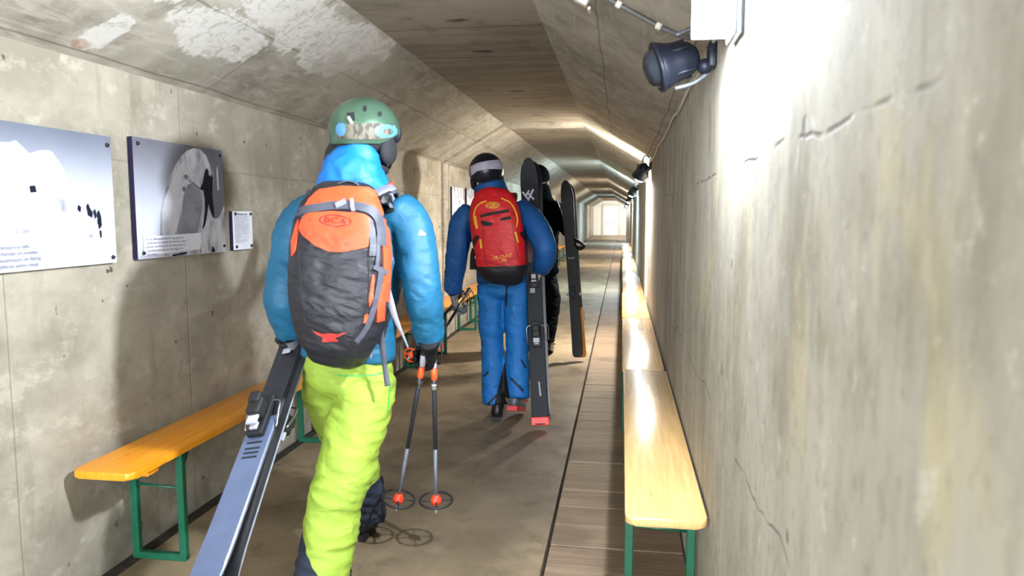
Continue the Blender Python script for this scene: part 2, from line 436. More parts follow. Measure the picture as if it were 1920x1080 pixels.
# construction joint: low raised arch band
def arch(name, ya, yb, d, m, label):
    bm = bmesh.new()
    inn = [(XL+d, 0), (XL+d, ZS-.01), (FL+d*.4, ZF-d), (FR-d*.4, ZF-d), (XR-d, ZS-.01), (XR-d, 0)]
    out = [(XL-.01, 0), (XL-.01, ZS), (FL-.004, ZF+.01), (FR+.004, ZF+.01), (XR+.01, ZS), (XR+.01, 0)]
    A = [[bm.verts.new((p[0], y, p[1])) for p in inn] for y in (ya, yb)]; B = [[bm.verts.new((p[0], y, p[1])) for p in out] for y in (ya, yb)]
    for i in range(5):
        bm.faces.new((A[0][i], A[0][i+1], A[1][i+1], A[1][i])); bm.faces.new((B[0][i], B[1][i], B[1][i+1], B[0][i+1]))
        for k in (0, 1): bm.faces.new((A[k][i], A[k][i+1], B[k][i+1], B[k][i]))
    for i in (0, 5): bm.faces.new((A[0][i], A[1][i], B[1][i], B[0][i]))
    return struct(obj(name, bm, m, None, False), label)
arch('trim_4', 8.05, 8.28, .028, C_SLOPE, 'raised concrete joint band arching over the tunnel')
arch('trim_5', 8.36, 8.42, .016, C_SLOPE, 'thin second joint band just beyond the first')
# far end: bright plastered wall with a white door
M_WHITE = plain('white_plaster', lc(232, 228, 214), .7); M_DOOR = plain('white_paint', lc(240, 238, 230), .45)
wallbox('wall_back', XL-T, XR+T, Y1, Y1+.2, -.2, ZF+.3, M_WHITE)
bm = bmesh.new(); box(bm, (-.78, Y1-.03, 1.0), (1.02, .06, 2.0), None, .008)
dr = struct(obj('door_1', bm, M_DOOR, None, False), 'white door closing the far end of the tunnel')
bm = bmesh.new()
for x in (-1.36, -.20): box(bm, (x, Y1-.04, 1.04), (.12, .1, 2.08), None, .01)
box(bm, (-.78, Y1-.04, 2.12), (1.28, .1, .1), None, .01)
obj('door_frame', bm, plain('door_frame_paint', lc(205, 198, 180), .5), dr, False)
bm = bmesh.new(); bar(bm, (-1.2, Y1-.06, 1.0), (-1.2, Y1-.13, 1.0), .014); bar(bm, (-1.2, Y1-.12, 1.0), (-1.06, Y1-.12, 1.0), .013); box(bm, (-.9, Y1-.07, .8), (.5, .02, .03))
M_STEEL = plain('steel', lc(170, 170, 172), .3, 1.0)
obj('door_handle', bm, M_STEEL, dr)

# ------------------------------------------------------------------ benches
def wood(name, a, b, c, rough, coat):
    t = NT(name); g = t.noise(5, 6, .6, (14, .7, 1), (0, 0, 0), .4); k = t.noise(3, 3, .5, (2, .6, 1))
    col = t.mix(t.ramp(g, .3, .72), a, b)
    kn = t.ramp(t.noise(7, 2, .5, (1.5, .8, 1)), .73, .77); col = t.mix(t.math('MULTIPLY', kn, .7), col, c)
    wr = t.ramp(t.noise(9, 6, .75, (2.5, .9, 1)), .5, .7)
    t.bump(t.math('ADD', g, t.noise(120, 3)), .08, .003)
    t.p.inputs['Coat Weight'].default_value = coat; t.p.inputs['Coat Roughness'].default_value = .16
    return t.done(col, rough)
M_ORANGE = wood('orange_varnished_wood', lc(216, 134, 18), lc(236, 158, 32), lc(120, 66, 10), .34, .35)
M_PALE = wood('pale_varnished_wood', lc(200, 158, 102), lc(216, 178, 120), lc(140, 98, 56), .27, .5)
M_GREEN = plain('green_paint', lc(14, 88, 62), .42, 0, .1)
def make_bench(wm, label, cat_loc, w, post_bow):
    r = thing('bench', label, 'bench', cat_loc)
    o = V(cat_loc); L = 2.2
    bm = bmesh.new(); prism(bm, rounded(-w/2, 0, w/2, L, .03), .452, .48)
    es = [e for e in bm.edges if abs(e.verts[0].co.z-e.verts[1].co.z) < 1e-5]
    bmesh.ops.bevel(bm, geom=es, offset=.007, segments=3, profile=.5, affect='EDGES')
    bmesh.ops.translate(bm, verts=bm.verts, vec=o); obj('seat', bm, wm, r, True, 40)
    for yb in (.16, L-.16):
        bm = bmesh.new(); box(bm, o+V((0, yb, .437)), (w*.8, .07, .03), None, .004); obj('batten', bm, wm, r, False)
    for yl, s in ((.32, 1), (L-.32, -1)):
        bm = bmesh.new()
        xa, xb = -w/2+.018, w/2-.018
        for x in (xa, xb):
            box(bm, o+V((x, yl, .225)), (.03, .028, .45), None, .003, 1)
        box(bm, o+V((0, yl, .014)), (xb-xa+.03, .03, .028), None, .003, 1)
        box(bm, o+V((0, yl, .438)), (xb-xa+.03, .03, .026), None, .003, 1)
        obj('leg', bm, M_GREEN, r, False)
        bm = bmesh.new()
        bar(bm, o+V((xa, yl, .315)), o+V((xb, yl, .305)), .0055)
        obj('crossbar', bm, M_GREEN, r)
        bm = bmesh.new()
        for x in (xa+.01, xb-.01): bar(bm, o+V((x, yl, .33)), o+V((x*.25, yl+s*.2, .445)), .007)
        box(bm, o+V((0, yl+s*.2, .443)), (.09, .03, .018))
        obj('brace', bm, M_GREEN, r)
    return r
ORD = ['first', 'second', 'third', 'fourth', 'fifth', 'sixth', 'seventh', 'eighth', 'ninth', 'tenth']
RX, RY = XR-.008-.126, 2.2
rb0 = make_bench(M_PALE, 'pale varnished wooden bench nearest the camera, against the right wall', (RX, RY, 0), .25, 0)
for k in range(1, 10):
    dup(rb0, (RX+random.uniform(-.012, 0), RY+2.215*k, 0), 'pale wooden bench along the right wall, %s in the row counting from the camera' % ORD[k])
LX, LY = XL+.035+.125, 2.31
lb0 = make_bench(M_ORANGE, 'glossy orange wooden bench with green legs under the two big posters', (LX, LY, 0), .245, 1)
for k in range(1, 9):
    dup(lb0, (LX+random.uniform(-.004, .02), LY+2.245*k, 0), 'orange wooden bench along the left wall, %s in the row counting from the posters' % ORD[k])

# ------------------------------------------------------------------ posters
def pflat(name, c, rough=.75): return plain(name, c, rough, 0, .04, 60, 0, Specular_IOR_Level=.08)
def print_sky(name, top, bot, z0, z1, y0=None, y1=None):
    t = NT(name); x, y, z = t.xyz(); f = t.ramp(z, z0, z1)
    if y0 is not None: f = t.math('MULTIPLY', f, t.ramp(y, y0, y1, 1.0, .35))
    n_ = t.noise(6, 5, .6); f = t.math('ADD', f, t.math('MULTIPLY', t.math('SUBTRACT', n_, .5), .15), 0, True)
    return t.done(t.mix(f, bot, top), .75, None, Specular_IOR_Level=.08)
M_SNOW1 = NT('print_snow'); _f = M_SNOW1.noise(9, 6, .65); M_SNOW1 = M_SNOW1.done(M_SNOW1.mix(M_SNOW1.ramp(_f, .5, .75), lc(200, 202, 211), lc(160, 164, 180)), .75, None, Specular_IOR_Level=.08)
M_SNOW2 = NT('print_snow_shade'); _f = M_SNOW2.noise(14, 6, .6, (1, 1, .4)); M_SNOW2 = M_SNOW2.done(M_SNOW2.mix(M_SNOW2.ramp(_f, .35, .7), lc(214, 216, 226), lc(132, 134, 148)), .75, None, Specular_IOR_Level=.08)
M_CAVE = NT('print_hollow'); _f = M_CAVE.noise(9, 5, .6); M_CAVE = M_CAVE.done(M_CAVE.mix(M_CAVE.ramp(_f, .3, .7), lc(150, 150, 162), lc(112, 112, 126)), .75, None, Specular_IOR_Level=.08)
M_INK = pflat('print_black', lc(30, 32, 48)); M_INK2 = pflat('print_grey', lc(116, 116, 128)); M_TXT = pflat('print_text', lc(92, 96, 122))
M_CAP = pflat('print_caption', lc(226, 228, 240)); M_EDGE = pflat('panel_edge', lc(38, 34, 56)); M_SCREW = plain('screw_metal', lc(52, 54, 62), .35, .8)
M_PAPER = pflat('print_paper', lc(220, 222, 232))
def make_poster(name, label, cat, y0, y1, z0, z1, mats, layers, texts, screws, th=.022, grp=None):
    r = thing(name, label, cat, (XL, (y0+y1)/2, z0), grp)
    bm = bmesh.new(); box(bm, (XL+th/2+.004, (y0+y1)/2, (z0+z1)/2), (th, y1-y0, z1-z0), None, .0015, 1)
    obj('panel', bm, M_EDGE, r, False)
    bm = bmesh.new(); xs = XL+th+.0045
    off = V((XL, (y0+y1)/2, z0))
    def poly(pts, mi, lev):
        f = bm.faces.new([bm.verts.new((xs+.0004*lev, y0+a*(y1-y0), z1-b*(z1-z0))) for a, b in pts]); f.material_index = mi
    for i, (pts, mi) in enumerate(layers): poly(pts, mi, i)
    for (body, a, b, size, mi, bold) in texts:
        vs, ps = text_faces(body, size, 'LEFT', bold, 1.18)
        nv = [bm.verts.new((xs+.0004*len(layers)+.0006, y0+a*(y1-y0)+p.x, z1-b*(z1-z0)+p.y)) for p in vs]
        for f in ps:
            try: bm.faces.new([nv[i] for i in f]).material_index = mi
            except ValueError: pass
    for f in bm.faces: f.normal_update()
    bmesh.ops.triangulate(bm, faces=[f for f in bm.faces if len(f.verts) > 4])
    for f in bm.faces:
        f.normal_update()
        if f.normal.x < 0: f.normal_flip()
    me = bpy.data.meshes.new('print'); bm.to_mesh(me); bm.free(); finish('print', me, mats, r, False)
    for a, b in screws:
        bm = bmesh.new(); c = V((xs+.003, y0+a*(y1-y0), z1-b*(z1-z0)))
        bar(bm, c, c+V((.006, 0, 0)), .009, 10, .006); obj('screw', bm, M_SCREW, r)
    return r
R4 = [(0, 0), (1, 0), (1, 1), (0, 1)]
def ell(c, a, b, n=18): return [(c[0]+a*math.cos(2*PI*i/n), c[1]+b*math.sin(2*PI*i/n)) for i in range(n)]
# poster 1: snow mound. its left edge lies outside the picture
P1Y0, P1Y1, P1Z0, P1Z1 = 1.66, 2.635, 1.222, 1.716
def f1(px): return (px/206.0)*.5+.5                              # left picture edge is half way along the panel
mats1 = [print_sky('print_sky_snow', lc(104, 110, 126), lc(190, 194, 208), .22, .52), M_SNOW1, M_INK, M_TXT, M_SNOW2]
lay1 = [(R4, 0),
        ([(0, .62), (.12, .38), (.25, .2), (.38, .15), (.5, .14), (.53, .12), (.56, .16), (.585, .2), (.63, .17), (.67, .16), (.69, .17), (.73, .26), (.76, .35), (.79, .46), (.82, .54), (.86, .58), (.92, .66), (1, .75), (1, 1), (0, 1)], 1),
        ([(.585, .21), (.63, .18), (.66, .2), (.62, .26), (.59, .3), (.60, .26)], 4), ([(.70, .5), (.74, .47), (.77, .55), (.73, .6), (.70, .58)], 4),
        ([(.69, .66), (.76, .62), (.84, .63), (.92, .71), (.80, .70)], 1),
        ([(.575, .42), (.60, .415), (.605, .46), (.578, .465)], 2),
        ([(.80, .54), (.815, .56), (.81, .6), (.795, .58)], 2),
        ([(.842, .55), (.852, .53), (.862, .57), (.875, .6), (.87, .64), (.848, .62)], 2), ([(.878, .59), (.888, .57), (.895, .63), (.885, .65)], 2),
        ([(.897, .6), (.908, .58), (.918, .63), (.92, .7), (.905, .73), (.898, .68)], 2), ([(.905, .74), (.915, .74), (.916, .79), (.91, .80)], 2),
        ([(.5, .72), (.56, .715), (.57, .735), (.51, .74)], 4), ([(.80, .78), (.86, .765), (.87, .79), (.81, .8)], 4)]
tx1 = [("om vinteren ved Gaustatoppen er tøffe\nDen gamle turisthytta framstår om vinteren\nopp om vinteren og Gaustatoppen ser fasong\nGaustatoppen Turisthytte var sjelden stengt", .27, .845, .0175, 3, 0)]
make_poster('poster', 'large poster of a snow mound with tiny people, cut off by the left picture edge', 'poster', P1Y0, P1Y1, P1Z0, P1Z1, mats1, lay1, tx1, [(.03, .07), (.975, .07), (.975, .955), (.03, .955)])
# poster 2: person by a snow arch
mats2 = [print_sky('print_sky_arch', lc(104, 104, 114), lc(194, 198, 214), .12, .52), M_SNOW1, M_SNOW2, M_CAVE, M_INK2, M_CAP, M_TXT, M_INK]
lay2 = [(R4, 0),
        ([(.22, .96), (.23, .74), (.24, .62), (.27, .5), (.31, .4), (.36, .3), (.42, .2), (.49, .11), (.56, .05), (.64, .02), (.72, .02), (.79, .07), (.83, .15), (.86, .24), (.86, .3), (.82, .34), (.78, .35), (.74, .6), (.7, .8), (.65, 1), (.3, 1)], 2),
        ([(.25, .8), (.25, .64), (.29, .5), (.34, .4), (.40, .28), (.47, .19), (.53, .16), (.49, .28), (.46, .4), (.43, .55), (.42, .72), (.36, .86), (.3, .84)], 1),
        ([(.47, .6), (.50, .45), (.55, .36), (.62, .33), (.69, .38), (.72, .5), (.70, .62), (.66, .74), (.62, .84), (.40, .84), (.42, .72)], 3),
        ([(1, 0.02), (1, .62), (.93, .7), (.86, .66), (.84, .4), (.88, .3), (.90, .05)], 4),
        ([(.62, 1), (.66, .82), (.74, .7), (.84, .68), (.92, .66), (1, .54), (1, 1)], 2),
        ([(.91, .2), (.93, .15), (.94, .38), (.915, .4)], 1),
        # the figure
        ([(.765, .21), (.79, .19), (.81, .22), (.805, .25), (.835, .27), (.85, .24), (.86, .28), (.85, .38), (.845, .44), (.85, .52), (.86, .6), (.85, .67), (.82, .62), (.79, .53), (.77, .62), (.74, .72), (.715, .76), (.70, .76), (.72, .7), (.74, .6), (.745, .48), (.735, .4), (.70, .4), (.69, .385), (.73, .33), (.745, .27)], 7),
        ([(.69, .395), (.55, .315), (.551, .308), (.70, .385)], 4), (ell((.53, .29), .025, .02), 4), (ell((.5, .4), .02, .025), 4),
        ([(.05, .815), (.68, .80), (.68, .955), (.05, .975)], 5),
        ([(.33, .985), (.5, .97), (.5, .985), (.34, .998)], 7), ([(.80, .97), (.82, .93), (.85, .985), (.81, .998)], 7), ([(.66, .9), (.665, .99), (.655, .99)], 4), ([(.76, .88), (.765, .97), (.755, .97)], 4)]
tx2 = [("Det var tøffe arbeidsforhold for bygningsfolk på\nGaustatoppen om vinteren. Her arbeider de seg ut i\nåpningen som ble brukt for den militære delen av\nGaustabanen mens den var under bygging. Her\nvises restene.", .07, .845, .0138, 6, 0)]
make_poster('poster', 'black and white poster of a dark figure beside a snow arch, above the orange bench', 'poster', 2.765, 3.445, 1.225, 1.732, mats2, lay2, tx2, [(.045, .05), (.965, .05), (.975, .94), (.05, .95)])
# small notice
tx3 = [("STEINSKREDBANEN", .2, .1, .0125, 2, .0004)] + [("Den lange teksten om banen og tunnelen i fjellet"[:k], .08, .14+.034*i, .0079, 2, 0) for i, k in enumerate([44, 46, 38, 47, 42, 30, 46, 45, 47, 40, 46, 33, 47, 44, 41, 20, 44, 12, 40, 38, 26])]
make_poster('notice_sign', 'small white notice covered in fine print, right of the two big posters', 'sign', 3.53, 3.732, 1.228, 1.43, [M_PAPER, M_CAP, M_TXT], [(R4, 0)], tx3, [(.12, .07), (.9, .07), (.13, .92), (.9, .92)], .018)
lay4 = [(R4, 0), ([(0, 0), (1, 0), (1, .3), (.7, .22), (.35, .3), (0, .2)], 1), ([(.62, .5), (.68, .48), (.7, .6), (.64, .62)], 2), ([(.55, .3), (.6, .3), (.6, .38), (.55, .38)], 2), ([(.1, .82), (.8, .82), (.8, .84), (.1, .84)], 3), ([(.1, .88), (.7, .88), (.7, .9), (.1, .9)], 3)]
make_poster('poster', 'pale poster just beyond the joint band, left of the dark helmet', 'poster', 8.47, 9.15, 1.235, 1.745, [M_PAPER, M_SNOW2, M_INK, M_TXT], lay4, [], [(.04, .05), (.96, .05), (.96, .95), (.04, .95)])
make_poster('poster', 'pale narrow poster farther along the left wall, half hidden by the dark helmet', 'poster', 9.3, 9.9, 1.28, 1.76, [M_PAPER, M_SNOW2, M_INK, M_TXT], lay4[:3]+lay4[4:], [], [(.04, .05), (.96, .05), (.96, .95), (.04, .95)])

# ------------------------------------------------------------------ lamps and cables
M_BLACKP = plain('black_plastic', lc(22, 26, 38), .45, 0, .1, 40, .03, Specular_IOR_Level=.25)
M_BRACK = plain('galvanised_bracket', lc(110, 114, 122), .4, .6)
M_CABLE = plain('white_cable', lc(196, 190, 178), .5); M_CONDUIT = plain('grey_conduit', lc(84, 82, 82), .55)
def spot(name, label, mount, axis, lens_mat, s=1.0, grp=None):
    mount = V(mount); axis = V(axis).normalized()
    r = thing(name, label, 'lamp', mount, grp)
    c = mount+V((-.055*s, -.01, 0))                       # back of the housing
    bm = bmesh.new()
    pts = [c, c+axis*.018*s, c+axis*.045*s, c+axis*.07*s, c+axis*.098*s, c+axis*.108*s]
    loft(bm, pts, [.028*s, .044*s, .052*s, .056*s, .066*s, .067*s], n=15, seg=20, cap=.25)
    for k in range(5):
        d = axis.orthogonal().normalized(); q = Matrix.Rotation(2*PI*k/5, 3, axis) @ d
        box(bm, c+axis*.05*s+q*.052*s, (.008*s, .008*s, .06*s), axis.to_track_quat('Z', 'Y').to_matrix(), .002, 1)
    obj('housing', bm, M_BLACKP, r)
    bm = bmesh.new(); torus(bm, c+axis*.110*s, .064*s, .007*s, axis); obj('rim', bm, M_BLACKP, r)
    bm = bmesh.new(); e = c+axis*.112*s; loft(bm, [e, e+axis*.006*s], [.058*s, .054*s], n=2, seg=24, cap=.6); obj('lens', bm, lens_mat, r)
    bm = bmesh.new(); up = V((0, 0, 1)); sd = axis.cross(up).normalized()
    w = .072*s
    tube(bm, [c+axis*.06*s+up*w, c-axis*.0*s+up*(w+.004), mount+V((-.012, 0, w*.6)), mount+V((-.012, 0, -w*.4)), c-axis*0*s-up*w, c+axis*.06*s-up*w], .0065*s, 8, 24)
    obj('bracket', bm, M_BRACK, r)
    bm = bmesh.new(); box(bm, mount+V((-.013, .0, 0)), (.026, .06*s, .07*s), None, .006); ball(bm, mount+V((-.035, -.01, -.03*s)), .022*s); obj('wall_mount', bm, M_BLACKP, r)
    return r
M_UNLIT = plain('dark_glass', lc(30, 34, 42), .08)
spot('wall_spotlight', 'black unlit spotlight high on the right wall, nearest the camera under the white glow', (XR, 2.40, 1.905), (-.93, -.1, -.28), M_UNLIT, 1.12)
# the glowing lamp beside it: oval glass, with a hood added to cut its light
GL = V((XR, 1.93, 1.915))
r = thing('wall_lamp', 'glaring white wall lamp at the top right, above the black unlit spotlight', 'lamp', GL)
bm = bmesh.new(); box(bm, GL+V((-.012, 0, .01)), (.024, .15, .16), None, .008); obj('back_plate', bm, M_BRACK, r, False)
bm = bmesh.new(); loft(bm, [GL+V((-.025, 0, 0)), GL+V((-.045, 0, 0)), GL+V((-.075, 0, 0))], [(.058, .062), (.056, .06), (.036, .04)], n=10, seg=20, side=V((0, 1, 0)), cap=.4)
M_GLOW1 = glow('lamp_glow_white', (.87, .94, 1, 1), 820)
obj('diffuser', bm, M_GLOW1, r)
bm = bmesh.new(); box(bm, GL+V((-.07, 0, .085)), (.14, .34, .01), None, .004); box(bm, GL+V((-.055, .095, .02)), (.11, .008, .13), None, .003); obj('hood', bm, M_BRACK, r, False)  # hood and cheek plate added to keep its light off ceiling and wall beyond
WARM, COOL, NEUT = (1, .93, .82, 1), (.62, .84, 1, 1), (1, .94, .84, 1)
lampY = [(7.45, WARM, 1000, 'second'), (13.6, COOL, 1250, 'third'), (20.5, NEUT, 900, 'fourth'), (28.0, WARM, 900, 'fifth'), (36.0, COOL, 1200, 'sixth'), (44.0, NEUT, 800, 'seventh'), (49.0, (1, 1, 1, 1), 700, 'eighth')]  # last one added near the end to brighten the white door
for i, (y, c, s, nm) in enumerate(lampY):
    spot('wall_spotlight', 'black lit spotlight high on the right wall, %s from the camera' % nm, (XR, y, 1.905), (-.27, .60, -.76), glow('lamp_glow_%d' % i, c, s), 1.25)
bm = bmesh.new()
pts = [(1375, 10), (1345, 60), (1310, 140), (1296, 165), (1285, 190), (1270, 215), (1262, 230), (1250, 246), (1240, 262), (1234, 272), (1228, 285)]
yk = [2.0, 2.28, 2.81, 3.1, 3.38, 3.8, 4.17, 4.75, 5.4, 5.9, 6.6]
tube(bm, [V((XR-.012, y, 1.935+.012*math.sin(i*2.3))) for i, y in enumerate(yk)]+[V((XR-.03, 7.4, 1.915))], .006, 6, 40)
tag(obj('cable', bm, M_CABLE), 'thin pale cable sagging along the top of the right wall between two spotlights', 'cable')
def slope_r(x): return ZS+(XR-x)*(ZF-ZS)/(XR-FR)
bm = bmesh.new(); cp = [(-.188, 2.72), (-.024, 2.725), (.05, 2.72), (.118, 2.716), (.212, 2.66), (.262, 2.5)]
tube(bm, [V((x, y, slope_r(x)-.012)) for x, y in cp], .009, 8, 20)
cr = tag(obj('conduit', bm, M_CONDUIT), 'thin grey conduit clipped across the sloping ceiling above the unlit spotlight', 'conduit')
for x, y in ((-.024, 2.725), (.118, 2.716)):
    bm = bmesh.new(); box(bm, (x, y, slope_r(x)-.012), (.022, .026, .024), Euler((0, math.radians(30), 0)).to_matrix(), .005); obj('clip', bm, M_CABLE, cr)
bm = bmesh.new(); xx = -.17; c = V((xx, 2.95, slope_r(xx)-.012)); R30 = Euler((0, math.radians(30), 0)).to_matrix()
box(bm, c, (.06, .05, .03), R30, .006); box(bm, c+V((.03, .03, -.03)), (.012, .06, .014), R30, .003)
tag(obj('ceiling_bracket', bm, M_CABLE), 'small white bracket on the sloping ceiling at the top edge', 'bracket')
# ------------------------------------------------------------------ people: builders
M_LOWSH = plain('grey_shaft', lc(92, 98, 108), .4, .2)
M_SKIN = plain('skin', lc(196, 150, 124), .5, 0, .06, 12, .1)
M_BLACKF = fabric('black_fabric', lc(22, 24, 30), None, .7, .3)
M_GLOVEB = plain('black_leather', lc(20, 21, 25), .7, 0, .2, 40, .3, Specular_IOR_Level=.2)
M_LENS = plain('goggle_lens', lc(60, 40, 30), .08, .3)
M_LINER = plain('helmet_liner', lc(16, 18, 24), .8)
M_RUB = plain('black_rubber', lc(20, 20, 24), .6)
def smooth_me(bm, vox, sm, amp=0, sc=9, seed=0, an=(1, 1, 2), where=None):
    me = remesh(bm, vox, sm)
    if amp: folds(me, amp, sc, seed, an, where)
    return me
def frame(yaw, pitch=0, roll=0): return Euler((pitch, roll, yaw)).to_matrix()
def make_body(label, foot, J, head, yaw):
    """one continuous body under the clothes: trunk, neck, head with a face, arms, legs"""
    bm = bmesh.new()
    loft(bm, [J['pel'], J['waist'], J['chest'], J['sh'], J['neck']], [(.14, .1), (.13, .095), (.155, .1), (.13, .08), (.055, .055)], n=20)
    loft(bm, [J['neck'], head-V((0, 0, .06))], [.055, .055], n=4)
    H = frame(yaw)
    L = lambda x, y, z: head+H @ V((x, y, z))
    ball(bm, L(0, 0, .02), (.077, .097, .11), H, 24, 16)
    loft(bm, [L(0, .02, 0), L(0, .045, -.06), L(0, .06, -.105)], [(.07, .075), (.06, .055), (.03, .025)], n=8)
    loft(bm, [L(0, .085, .02), L(0, .108, -.025)], [.012, .017], n=3); ball(bm, L(0, .098, -.07), (.026, .012, .008), H); ball(bm, L(0, .085, .035), (.055, .02, .012), H)
    for s in (-1, 1): ball(bm, L(s*.08, -.005, -.01), (.01, .02, .032), H)
    for k in 'LR':
        loft(bm, [J['sh'+k], J['el'+k], J['wr'+k]], [.048, .04, .028], n=10); loft(bm, [J['sh'], J['sh'+k]], [.07, .05], n=4)
        loft(bm, [J['hip'+k], J['kn'+k], J['an'+k]], [.075, .055, .038], n=10); loft(bm, [J['pel'], J['hip'+k]], [.09, .08], n=3)
    me = remesh(bm, .011, 3); me.transform(Matrix.Translation(-V(foot)))
    o = bpy.data.objects.new('person', me); COL.objects.link(o); o.location = foot; ORG[o.name] = V(foot); me.materials.append(M_SKIN)
    me.polygons.foreach_set('use_smooth', [True]*len(me.polygons))
    tag(o, label, 'person'); return o
def glove(par, wrist, d, n, thumb, mat, curl=58, k=1.0, cuff=None):
    d = V(d).normalized(); n = V(n); n = (n-d*n.dot(d)).normalized(); s = d.cross(n).normalized()*thumb; W = V(wrist)
    bm = bmesh.new()
    loft(bm, [W-d*.03, W+d*.01, W+d*.05, W+d*.088*k], [(.038, .032), (.04, .026), (.047, .024), (.046, .021)], n=8, side=s)
    for off, ln in ((.036, .066), (.013, .076), (-.011, .071), (-.034, .056)):
        p = W+d*.085*k+s*off*k; pts = [p-d*.02, p]; a = 0
        for j, fr in enumerate((.42, .33, .25)):
            a += math.radians(curl*(.8 if j == 0 else 1)); q = d*math.cos(a)+n*math.sin(a)
            p = p+q*ln*fr*1.35*k; pts.append(p)
        loft(bm, pts, [.013*k, .0135*k, .0125*k, .0118*k, .011*k], n=12, seg=10)
    t0 = W+d*.03+s*.03; t1 = t0+(s*.7+d*.6+n*.35).normalized()*.042*k; t2 = t1+(d*.75+n*.8-s*.1).normalized()*.034*k; t3 = t2+(n*.6+d*.5-s*.5).normalized()*.024*k
    loft(bm, [t0, t1, t2, t3], [.019*k, .016*k, .0145*k, .012*k], n=10, seg=10)
    o = finish('glove', remesh(bm, .0042, 2), mat, par)
    if cuff is not None:
        bm = bmesh.new(); loft(bm, [W-d*.065, W-d*.02], [(.047, .043), (.044, .036)], n=4, side=s, cap=.2); obj('cuff', bm, cuff, o)
    return o
def boot(par, ankle, yaw, pitch, mat, mat2, solemat, k=1.0):
    A = V(ankle); M = frame(yaw, pitch)
    L = lambda x, y, z: A+M @ V((x*k, y*k, z*k))
    bm = bmesh.new()
    loft(bm, [L(0, .02, .17), L(0, .0, .06), L(0, -.01, -.02)], [(.058, .068), (.055, .065), (.05, .062)], n=10, side=M @ V((1, 0, 0)), cap=.2)
    loft(bm, [L(0, -.06, -.045), L(0, .02, -.045), L(0, .10, -.055), L(0, .19, -.065)], [(.042, .05), (.047, .052), (.05, .04), (.045, .028)], n=14, side=M @ V((1, 0, 0)), cap=.8)
    o = finish('boot', remesh(bm, .008, 3), mat, par)
    bm = bmesh.new(); prism(bm, [(-.036, -.10), (.036, -.10), (.043, -.05), (.045, .1), (.04, .2), (.026, .235), (-.026, .235), (-.04, .2), (-.045, .1), (-.043, -.05)], -.11, -.078)
    for v in bm.verts: v.co = L(*v.co)
    obj('sole', bm, solemat, o, False)
    bm = bmesh.new()
    for y_, z_ in ((.055, .13), (.062, .06), (.09, .0), (.14, -.03)): box(bm, L(.035, y_, z_), (.05, .012, .016), M, .003, 1)
    box(bm, L(0, -.07, .1), (.03, .02, .09), M, .006)
    obj('buckle', bm, mat2, o, False)
    return o
def helmet(par, c, yaw, pitch, roll, a, b, cz, mat, strap=None):
    M = frame(yaw, pitch, roll); c = V(c); P = lambda x, y, z: c+M @ V((x, y, z))
    def shell(bm, az0, az1, tf0, tf1, ex, th, na=40, nt=16, fold=False):
        g = [[], []]
        for li, e in enumerate((ex+th, ex)):
            for i in range(nt+1):
                row = []
                for j in range(na+(0 if fold else 1)):
                    az = az0+(az1-az0)*j/na; t = tf0(az)+(tf1(az)-tf0(az))*i/nt
                    row.append(bm.verts.new(P((a+e)*math.sin(t)*math.sin(az), -(b+e)*math.sin(t)*math.cos(az), (cz+e)*math.cos(t))))
                g[li].append(row)
        m = len(g[0][0]); J = range(m if fold else m-1)
        for i in range(nt):
            for j in J:
                q = (j+1) % m
                bm.faces.new((g[0][i][j], g[0][i][q], g[0][i+1][q], g[0][i+1][j])); bm.faces.new((g[1][i][j], g[1][i+1][j], g[1][i+1][q], g[1][i][q]))
        for j in J:
            q = (j+1) % m
            for i in (0, nt):
                try: bm.faces.new((g[0][i][j], g[1][i][j], g[1][i][q], g[0][i][q]))
                except ValueError: pass
        if not fold:
            for i in range(nt):
                for j in (0, m-1): bm.faces.new((g[0][i][j], g[0][i+1][j], g[1][i+1][j], g[1][i][j]))
    R = math.radians
    low = lambda az: R(112) if abs(az) < 1.2 else R(112)+(R(84)-R(112))*min(1, (abs(az)-1.2)/1.2)
    wrap = lambda f: (lambda az: f(az if az <= PI else az-2*PI))
    bm = bmesh.new(); shell(bm, -PI, PI, lambda z: R(2), wrap(low), 0, .013, 48, 18, True)
    bmesh.ops.remove_doubles(bm, verts=bm.verts, dist=.0008)
    h = obj('helmet', bm, mat, par, True, 50)
    bm = bmesh.new(); shell(bm, -1.9, 1.9, lambda z: R(100), lambda z: R(136)-abs(z)*R(6), -.014, .016, 36, 8); obj('liner', bm, M_LINER, h)
    for s in (-1, 1):
        bm = bmesh.new(); ball(bm, P(s*(a-.012), .012, -.068), (.022, .046, .055), M); obj('ear_pad', bm, M_LINER, h)
    g = bmesh.new(); loft(g, [P(-.088, .075, -.005), P(-.05, .115, 0), P(0, .125, -.002), P(.05, .115, 0), P(.088, .075, -.005)], [(.035, .02), (.042, .022), (.036, .022), (.042, .022), (.035, .02)], n=24, side=M @ V((0, 0, 1)), cap=.4)
    go = obj('goggles', g, M_BLACKP, par)
    g = bmesh.new(); loft(g, [P(-.075, .10, 0), P(-.04, .129, 0), P(0, .138, 0), P(.04, .129, 0), P(.075, .10, 0)], [(.03, .012), (.035, .013), (.03, .013), (.035, .013), (.03, .012)], n=24, side=M @ V((0, 0, 1)), cap=.4); obj('lens', g, M_LENS, go)
    bm = bmesh.new()
    for s in (-1, 1): tube(bm, [P(s*(a-.008), .02, -.08), P(s*.075, .05, -.125), P(s*.02, .07, -.155), P(0, .072, -.157)], .006, 6, 10)
    obj('chin_strap', bm, M_RUB, h)
    return h
